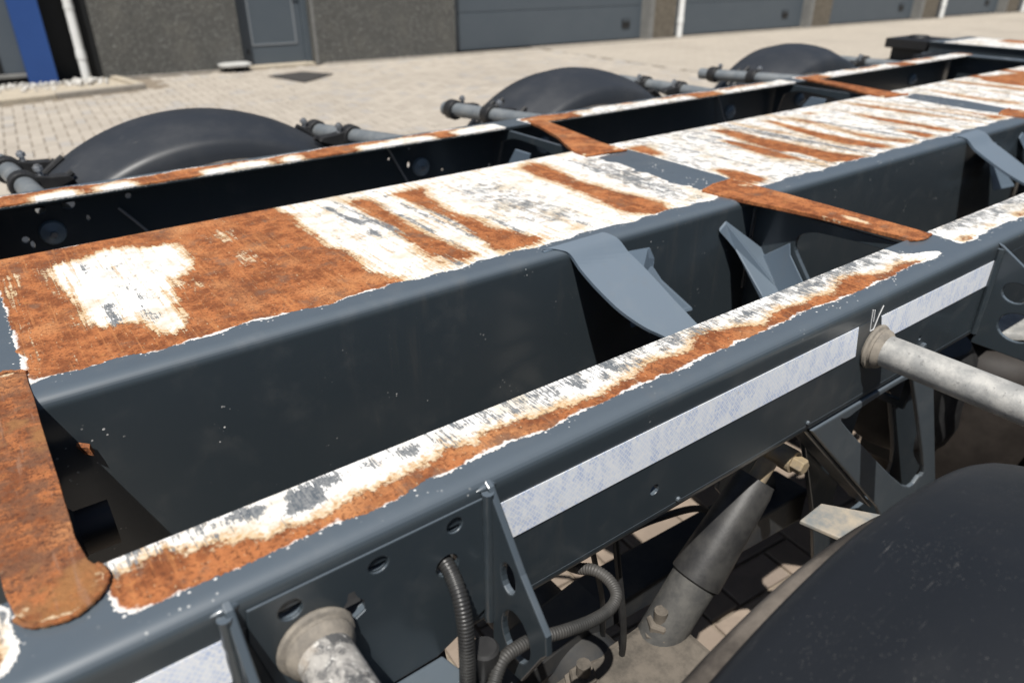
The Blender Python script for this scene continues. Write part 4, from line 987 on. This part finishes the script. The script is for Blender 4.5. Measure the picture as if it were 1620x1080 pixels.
    # plastic cap with bolt on the inside of the web
for x in (.098, 1.022, 1.47, 2.39, 2.84, 3.76):
    m = MB(); m.lathe([(0, -.013), (.010, -.013), (.013, -.011), (.024, -.008), (.0265, -.004), (.027, 0)], 28, (x, FW - th - .0005, 1.004), 'Y')
    o = m.build('tube_cap', M['disc'], tr, smooth=True)
    b = MB(); b.lathe([(0, -.010), (.006, -.010), (.0068, -.008), (.0068, 0)], 6, (x, FW - th - .013, 1.004), 'Y'); b.build('cap_bolt', M['zinc'], o)
def wire(pts, r=.0022, mat='wire'):
    m = MB(); m.tube(spline(pts, 8), r, 8); m.build('cable', M[mat], tr, smooth=True)
wire([(.905, 1.806, 1.085), (.922, 1.800, 1.065), (.950, 1.797, 1.01), (.985, 1.79, .94)], .003)
wire([(.235, 1.80, 1.035), (.263, 1.795, .998), (.294, 1.79, .953), (.33, 1.79, .90)], .003)
wire([(2.30, 1.806, 1.085), (2.31, 1.800, 1.05), (2.35, 1.79, .97), (2.42, 1.79, .92)], .003)

# mudguards ----------------------------------------------------
def mudguard(xc, ya, yb, label=None, a0=-76, a1=76, mat='fender', R0=.588):
    """half-round plastic mudguard; ya is the edge towards the frame, yb the outer edge"""
    s_ = 1 if yb > ya else -1; wdt = abs(yb - ya)
    cs = [(-.012, -.20), (0, -.14), (.008, -.085), (.014, -.060), (.020, -.050), (.028, -.044), (.040, -.039), (.07, -.030), (.10, -.018), (.135, -.006)]
    cs = cs + [(.18, 0), (.23, .002), (.28, -.002), (.32, -.012), (wdt - .015, -.022), (wdt - .006, -.03), (wdt, -.05), (wdt + .002, -.09)]
    vs_ = []; fs_ = []; n = 72; k = len(cs)
    for i in range(n + 1):
        a = R(a0 + (a1 - a0) * i / n)
        for u, h_ in cs:
            r_ = R0 + h_; vs_.append((xc + math.sin(a) * r_, ya + s_ * u, 1.144 - R0 + math.cos(a) * r_))
    for i in range(n):
        for j in range(k - 1): fs_.append((i * k + j, i * k + j + 1, (i + 1) * k + j + 1, (i + 1) * k + j))
    m = MB(); m.add(vs_, fs_); o = m.build('mudguard', M[mat], tr, smooth=True, label=label)
    md = o.modifiers.new('thickness', 'SOLIDIFY'); md.thickness = .005; md.offset = -1 if True else 1
    for sg in (-1, 1):                                   # moulded ribs that take the clamps
        for yy in (.10, .24):
            rb = MB()
            for a_ in (46, 52):
                pass
            pts = [Vector((xc + sg * math.sin(R(a)) * (.588 + .012), ya + s_ * yy, .556 + math.cos(R(a)) * (.588 + (.0 if yy < .2 else .012)))) for a in range(33, 47, 2)]
            rb.tube(pts, .009, 8); rb.build('rib', M['rubber'], o, smooth=True)
            pts = [p + Vector((0, s_ * .035, 0)) for p in pts[1:]]
            rb = MB(); rb.tube(pts, .007, 8); rb.build('rib', M['rubber'], o, smooth=True)
    return o
mudguard(.575, .225, -.150, 'large black mudguard at the bottom right, dusted with fine specks', mat='fender_near')
mudguard(1.955, .225, -.150, mat='fender_near'); mudguard(3.40, .225, -.150, mat='fender_near')
for xc_ in (.525, 1.985, 3.44): mudguard(xc_, 2.045, 2.42, R0=.615)

# wheels, axles, suspension ------------------------------------
M['bellow'] = mk_simple('dusty_brown_rubber', (.016, .013, .0115), .6, .3, var=(.036, .030, .026), vscale=7, bump=.15)
def wheel(xc, y0, y1):
    """y0 = side towards the frame"""
    yc = (y0 + y1) / 2; hw = abs(y1 - y0) / 2; zc = .525
    prof = [(.29, -hw + .03), (.31, -hw + .012), (.36, -hw + .002), (.43, -hw), (.47, -hw + .004), (.500, -hw + .009), (.514, -hw + .020)]
    gro = []
    for gy in (-.10, -.05, 0, .05, .10): gro += [(.525, gy - .010), (.514, gy - .006), (.514, gy + .006), (.525, gy + .010)]
    prof = prof + [(.522, -hw + .045)] + gro + [(.522, hw - .045)] + [(r_, -h_) for r_, h_ in reversed(prof[:7])]
    rm = MB(); rm.lathe([(0, .02), (.10, .02), (.12, -.03), (.20, -.04), (.26, -.01), (.275, .10), (.295, .14), (.30, .13), (.28, .08), (.27, -.05), (.285, -.14), (.30, -.145)], 48, (xc, yc, zc), 'Y')
    o = rm.build('wheel', M['rim'], tr, smooth=True)
    m = MB(); m.lathe(prof, 96, (xc, yc, zc), 'Y'); m.build('tyre', M['tyre'], o, smooth=True)
    return o
for i in range(3):
    xc = .555 + 1.37 * i
    wheel(xc, .254, -.126); wheel(xc, 2.016, 2.396)
    m = MB(); m.tube([(xc, .20, .535), (xc, 2.07, .535)], .065, 24); m.build('axle', M['underseal'], tr, smooth=True)
    for sg, y in ((1, .60), (-1, 1.67)):
        m = MB(); m.prism([(xc + .60, y - .04, .60), (xc + .05, y - .04, .63), (xc - .42, y - .04, .55), (xc - .42, y - .04, .50), (xc + .05, y - .04, .58), (xc + .60, y - .04, .52)], (0, .08, 0)); m.build('trailing_arm', M['underseal'], tr, bevel=.006)
        m = MB(); m.lathe([(0, -.14), (.09, -.14), (.115, -.12), (.125, -.08), (.12, -.03), (.125, .03), (.12, .08), (.10, .11), (0, .11)], 28, (xc - .36, y, .69), 'Z'); m.build('air_spring', M['rubber'], tr, smooth=True)
m = MB(); m.lathe([(0, .245), (.115, .245), (.15, .235), (.185, .215), (.200, .18), (.2015, .170), (.2015, .165), (.204, .155), (.208, .05), (.206, -.10), (.19, -.20), (.15, -.25), (0, -.25)], 56, (1.86, .545, .52), 'Z'); ab = m.build('air_spring', M['bellow'], tr, smooth=True, label='large brown-black air spring behind the galvanised tube')
m = MB(); m.lathe([(0, .012), (.118, .012), (.124, .004), (.124, -.004), (0, -.004)], 36, (1.80, .56, .80), 'Z'); m.build('top_plate', M['galv'], ab, smooth=True)
# suspension hanger under the near beam, seen past the tube
def hanger(dx, near=True):
    ye = lambda y: y if near else 2.27 - y
    X = lambda x: x + dx
    back = sheet('hanger_side_plate', [(X(.955), .915), (X(1.44), .915), (X(1.57), .50), (X(1.42), .38), (X(1.18), .38), (X(1.10), .60)], [spline([(X(1.17), .60), (X(1.18), .79), (X(1.205), .812), (X(1.25), .812), (X(1.285), .80), (X(1.31), .76), (X(1.40), .58), (X(1.34), .52), (X(1.22), .52), (X(1.17), .60)], 4)[:-1]], .010, ((0, ye(.520), 0), (1, 0, 0), (0, 0, 1)), M['paint'], tr, .002)
    # rear and front flanges, bent edges
    def strip(a, b, y0, y1, t=.008):
        a, b = Vector(a), Vector(b); m = MB(); d = (b - a); nn = Vector((-d.z, 0, d.x)).normalized() * t
        m.prism([Vector((a.x, ye(y0), a.z)), Vector((a.x, ye(y1), a.z)), Vector((a.x, ye(y1), a.z)) + nn, Vector((a.x, ye(y0), a.z)) + nn], d); return m.build('hanger_flange', M['paint_dusty'], tr, bevel=.003)
    sheet('hanger_strut', [(X(.90), .9062), (X(1.27), .9062), (X(1.50), .506), (X(1.335), .45), (X(1.222), .591)], [[(v.x, v.y) for v in spline([(X(1.385), .590, 0), (X(1.315), .600, 0), (X(1.012), .866, 0), (X(1.010), .886, 0), (X(1.10), .894, 0), (X(1.19), .892, 0), (X(1.218), .872, 0), (X(1.39), .615, 0), (X(1.385), .590, 0)], 4)[:-1]]], .009, ((0, ye(.458), 0), (1, 0, 0), (0, 0, 1)), M['paint_dusty'], tr, .003)
    m = MB(); m.prism([(X(.902), ye(.463), .9058), (X(.902), ye(.51), .9058), (X(1.222), ye(.51), .592), (X(1.222), ye(.463), .592)], (-.005, 0, -.005)); m.build('hanger_flange', M['paint'], tr, bevel=.002)
    m = MB(); m.prism([(X(.893), ye(.436), .748), (X(.955), ye(.438), .750), (X(1.03), ye(.33), .752), (X(.92), ye(.32), .750)], (0, 0, -.008)); m.build('bracket_ledge', M['ledge'], tr, bevel=.002)
    m = MB(); m.prism([(X(.955), ye(.596), .912), (X(1.10), ye(.596), .60), (X(1.02), ye(.596), .55), (X(.90), ye(.596), .70), (X(.90), ye(.596), .912)], (0, .010 if near else -.010, 0)); m.build('hanger_side_plate', M['paint_dusty'], tr, bevel=.002)
hanger(0)
# shock absorber: bolt, dust cover, body, lower eye
def shock(p0, p1, yy):
    a, b = Vector(p0), Vector(p1); d = (b - a).normalized(); L_ = (b - a).length
    m = MB(); m.tube([a, a + d * .015, a + d * .016, a + d * (L_ * .50), a + d * (L_ * .505)], .037, 28, rs=[.030, .0325, .033, .0415, .040]); o = m.build('shock_absorber', M['shock'], tr, smooth=True)
    m = MB(); m.tube([a + d * (L_ * .495), a + d * (L_ * .97), b], .032, 24, rs=[.037, .036, .032]); m.build('lower_tube', M['shock_low'], o, smooth=True)
    m = MB(); m.tube([a - d * .035, a + d * .004], .015, 16); m.build('top_stud', M['bolt'], o, smooth=True)
    e_ = MB(); e_.lathe([(.018, -.04), (.038, -.04), (.042, -.03), (.042, .03), (.038, .04), (.018, .04)], 24, b + d * .03, 'Y', closed=True); e_.build('lower_eye', M['dusty'], o, smooth=True)
    return o
shock((.855, .50, .808), (.615, .50, .527), .5)
m = MB(); c = Vector((.930, .495, .815)); m.lathe([(0, -.030), (.012, -.030), (.0145, -.027), (.0145, -.011), (.0145, -.0105)], 6, c, 'Y'); m.lathe([(.0, -.0108), (.019, -.0108), (.020, -.006), (.019, .04), (0, .04)], 24, c, 'Y'); m.build('shock_bolt', M['bolt'], tr, bevel=.001)
# dusty lower bracket and brake gear below the picture edge
m = MB(); m.prism([(.46, .33, .60), (.70, .33, .60), (.73, .33, .50), (.60, .33, .43), (.44, .33, .47)], (0, .20, 0)); ab2 = m.build('axle_bracket', M['dusty'], tr, bevel=.012)
for x_, y_ in ((.50, .36), (.66, .36), (.50, .50), (.66, .50)):
    m = MB(); m.tube([(x_, y_, .60), (x_, y_, .645)], .011, 10); m.build('stud', M['dusty'], ab2, smooth=True)
    m = MB(); m.lathe([(0, .018), (.018, .018), (.021, .014), (.021, 0), (.028, 0), (.028, -.006), (0, -.006)], 6, (x_, y_, .607), 'Z'); m.build('nut', M['dusty'], ab2, bevel=.001)

# corrugated hoses ---------------------------------------------
def hose(pts, r=.0125, pitch=.0052, mat='hose', label=None):
    path = spline(pts, 10)
    # resample evenly
    ds = [0]
    for a, b in zip(path, path[1:]): ds.append(ds[-1] + (b - a).length)
    n = int(ds[-1] / (pitch / 4)); out = []; rs = []; j = 0
    for i in range(n + 1):
        s_ = ds[-1] * i / n
        while j < len(ds) - 2 and ds[j + 1] < s_: j += 1
        t = (s_ - ds[j]) / max(ds[j + 1] - ds[j], 1e-9); out.append(path[j].lerp(path[j + 1], t))
        rs.append(r * (1.0, .985, .84, .985)[i % 4])
    m = MB(); m.tube(out, r, 16, rs=rs); o = m.build('corrugated_hose', M[mat], tr, smooth=False, label=label); o.data.polygons.foreach_set('use_smooth', [True] * len(o.data.polygons)); return o
hose([(.258, .476, 1.024), (.257, .445, 1.020), (.252, .418, 1.002), (.246, .402, .965), (.238, .392, .90), (.228, .385, .80)], .0082, .0034, label='black corrugated hose coming out of a round hole in the web')
hose([(.455, .56, .86), (.454, .50, .869), (.449, .47, .886), (.456, .45, .895), (.461, .43, .893), (.455, .41, .890), (.436, .40, .889), (.402, .395, .897), (.36, .395, .910), (.326, .40, .918), (.306, .398, .924), (.282, .394, .926), (.262, .382, .915), (.245, .368, .885), (.235, .36, .84)], .0072, .0034, mat='hose_dusty', label='dusty corrugated hose looping out from under the rail and through a gusset hole')
m = MB(); m.lathe([(0, .03), (.012, .03), (.0145, .027), (.0145, 0), (.012, -.004), (.012, -.05), (0, -.05)], 20, (.268, .405, .915), 'Z'); m.build('plug', M['rubber'], tr, smooth=True, label='round black plug between the hoses')
for pts_, r_ in (([(.513, .52, .90), (.513, .52, .869), (.53, .52, .80), (.56, .53, .70), (.60, .56, .55)], .004), ([(.30, .62, .80), (.60, .64, .82), (.90, .63, .80), (1.2, .64, .83), (1.9, .64, .84)], .007), ([(.36, .60, .83), (.55, .57, .78), (.72, .58, .74), (.88, .60, .66), (.98, .62, .50)], .006), ([(.70, .90, .70), (.86, .74, .72), (1.0, .66, .76), (1.18, .58, .84)], .006)):
    wire(pts_, r_, 'rubber')
for x_, z_ in ((.60, .928), (.88, .93), (1.10, .935)):
    m = MB(); m.lathe([(0, -.006), (.006, -.006), (.0072, -.004), (.0072, 0)], 6, (x_ + .1, NW, z_ + .02), 'Y') if x_ > 1 else m.lathe([(0, -.0035), (.003, -.003), (.004, 0)], 8, (x_, NW, z_), 'Y'); m.build('rivet', M['paint_dusty'], tr)
# air lines below the frame
wire([(.58, .56, .92), (.57, .52, .80), (.58, .50, .62), (.62, .56, .40)], .005, 'rubber')
wire([(.20, .72, .86), (.60, .70, .84), (1.1, .68, .85), (2.2, .70, .85)], .009, 'rubber')
wire([(.45, .95, .74), (.70, .74, .80), (1.2, .66, .82), (2.0, .70, .80)], .007, 'rubber')

# front bolster beyond the far end of the frame -----------------
pts = [(4.47, 1.10), (4.98, 1.10), (4.98, .96), (4.47, .96)]
bo = wb = MB(); wb.box((4.50, -.02, .965), (4.95, 2.12, 1.098)); wb.build('bolster_beam', M['paint'], tr, bevel=.006)
xs = np.linspace(4.49, 4.97, 60)
look = wear_fields('bolster', (4.4, 5.1), (-.2, 2.5), lambda F, X, Y: (F['wear'].__setitem__((X > 4.51) & (X < 4.95) & (Y < 2.05), 1), F['rust'].__setitem__((X > 4.80) & (Y > 1.60) & (Y < 1.9), 1), F['fleck'].__setitem__(slice(None), .6)))
def flat_top(name, x0, x1, y0, y1, z, look, mat):
    nx, ny = int((x1 - x0) / .012) + 1, int((y1 - y0) / .012) + 1
    V = np.array([(x, y, z) for x in np.linspace(x0, x1, nx) for y in np.linspace(y0, y1, ny)])
    Fq = [(i * ny + j, (i + 1) * ny + j, (i + 1) * ny + j + 1, i * ny + j + 1) for i in range(nx - 1) for j in range(ny - 1)]
    me = bpy.data.meshes.new(name); me.from_pydata(V.tolist(), [], Fq)
    for k in ('rust', 'wear', 'grey', 'fleck', 'fleckw', 'fringe'):
        a = me.attributes.new(k, 'FLOAT', 'POINT'); a.data.foreach_set('value', look(k, V[:, 0], V[:, 1]).astype(np.float32))
    o = link(name, me, M[mat], tr); s2 = o.modifiers.new('thickness', 'SOLIDIFY'); s2.thickness = .006; s2.offset = -1; return o
flat_top('bolster_plate', 4.49, 4.97, -.02, 2.12, 1.106, look, 'worn')
m = MB(); m.box((4.49, 2.13, 1.055), (4.78, 2.37, 1.106)); m.box((4.52, 2.13, .985), (4.74, 2.34, 1.055)); m.box((4.48, 2.12, .955), (4.80, 2.38, .985)); m.build('twistlock_housing', M['black'], tr, bevel=.004, label='dark stepped twistlock housing at the end of the far bolster')
m = MB(); m.lathe([(0, .014), (.05, .014), (.06, .004), (.06, 0)], 16, (4.64, 2.25, 1.106), 'Z'); m.build('twistlock', M['black'], tr, smooth=True)
m = MB(); m.prism([(4.42, 2.02, 1.04), (4.49, 1.86, 1.06), (4.49, 1.86, 1.05), (4.42, 2.02, .93)], (.02, .03, 0)); m.prism([(4.30, 2.06, .90), (4.36, 2.06, .90), (4.50, 2.12, 1.05), (4.44, 2.12, 1.05)], (0, -.03, 0)); m.build('bolster_strut', M['paint_dusty'], tr, bevel=.003)
m = MB(); m.box((4.30, 1.84, 1.02), (4.48, 2.10, 1.05)); m.box((4.32, 1.86, .95), (4.46, 2.08, 1.019)); m.build('bolster_bracket', M['black'], tr, bevel=.003)
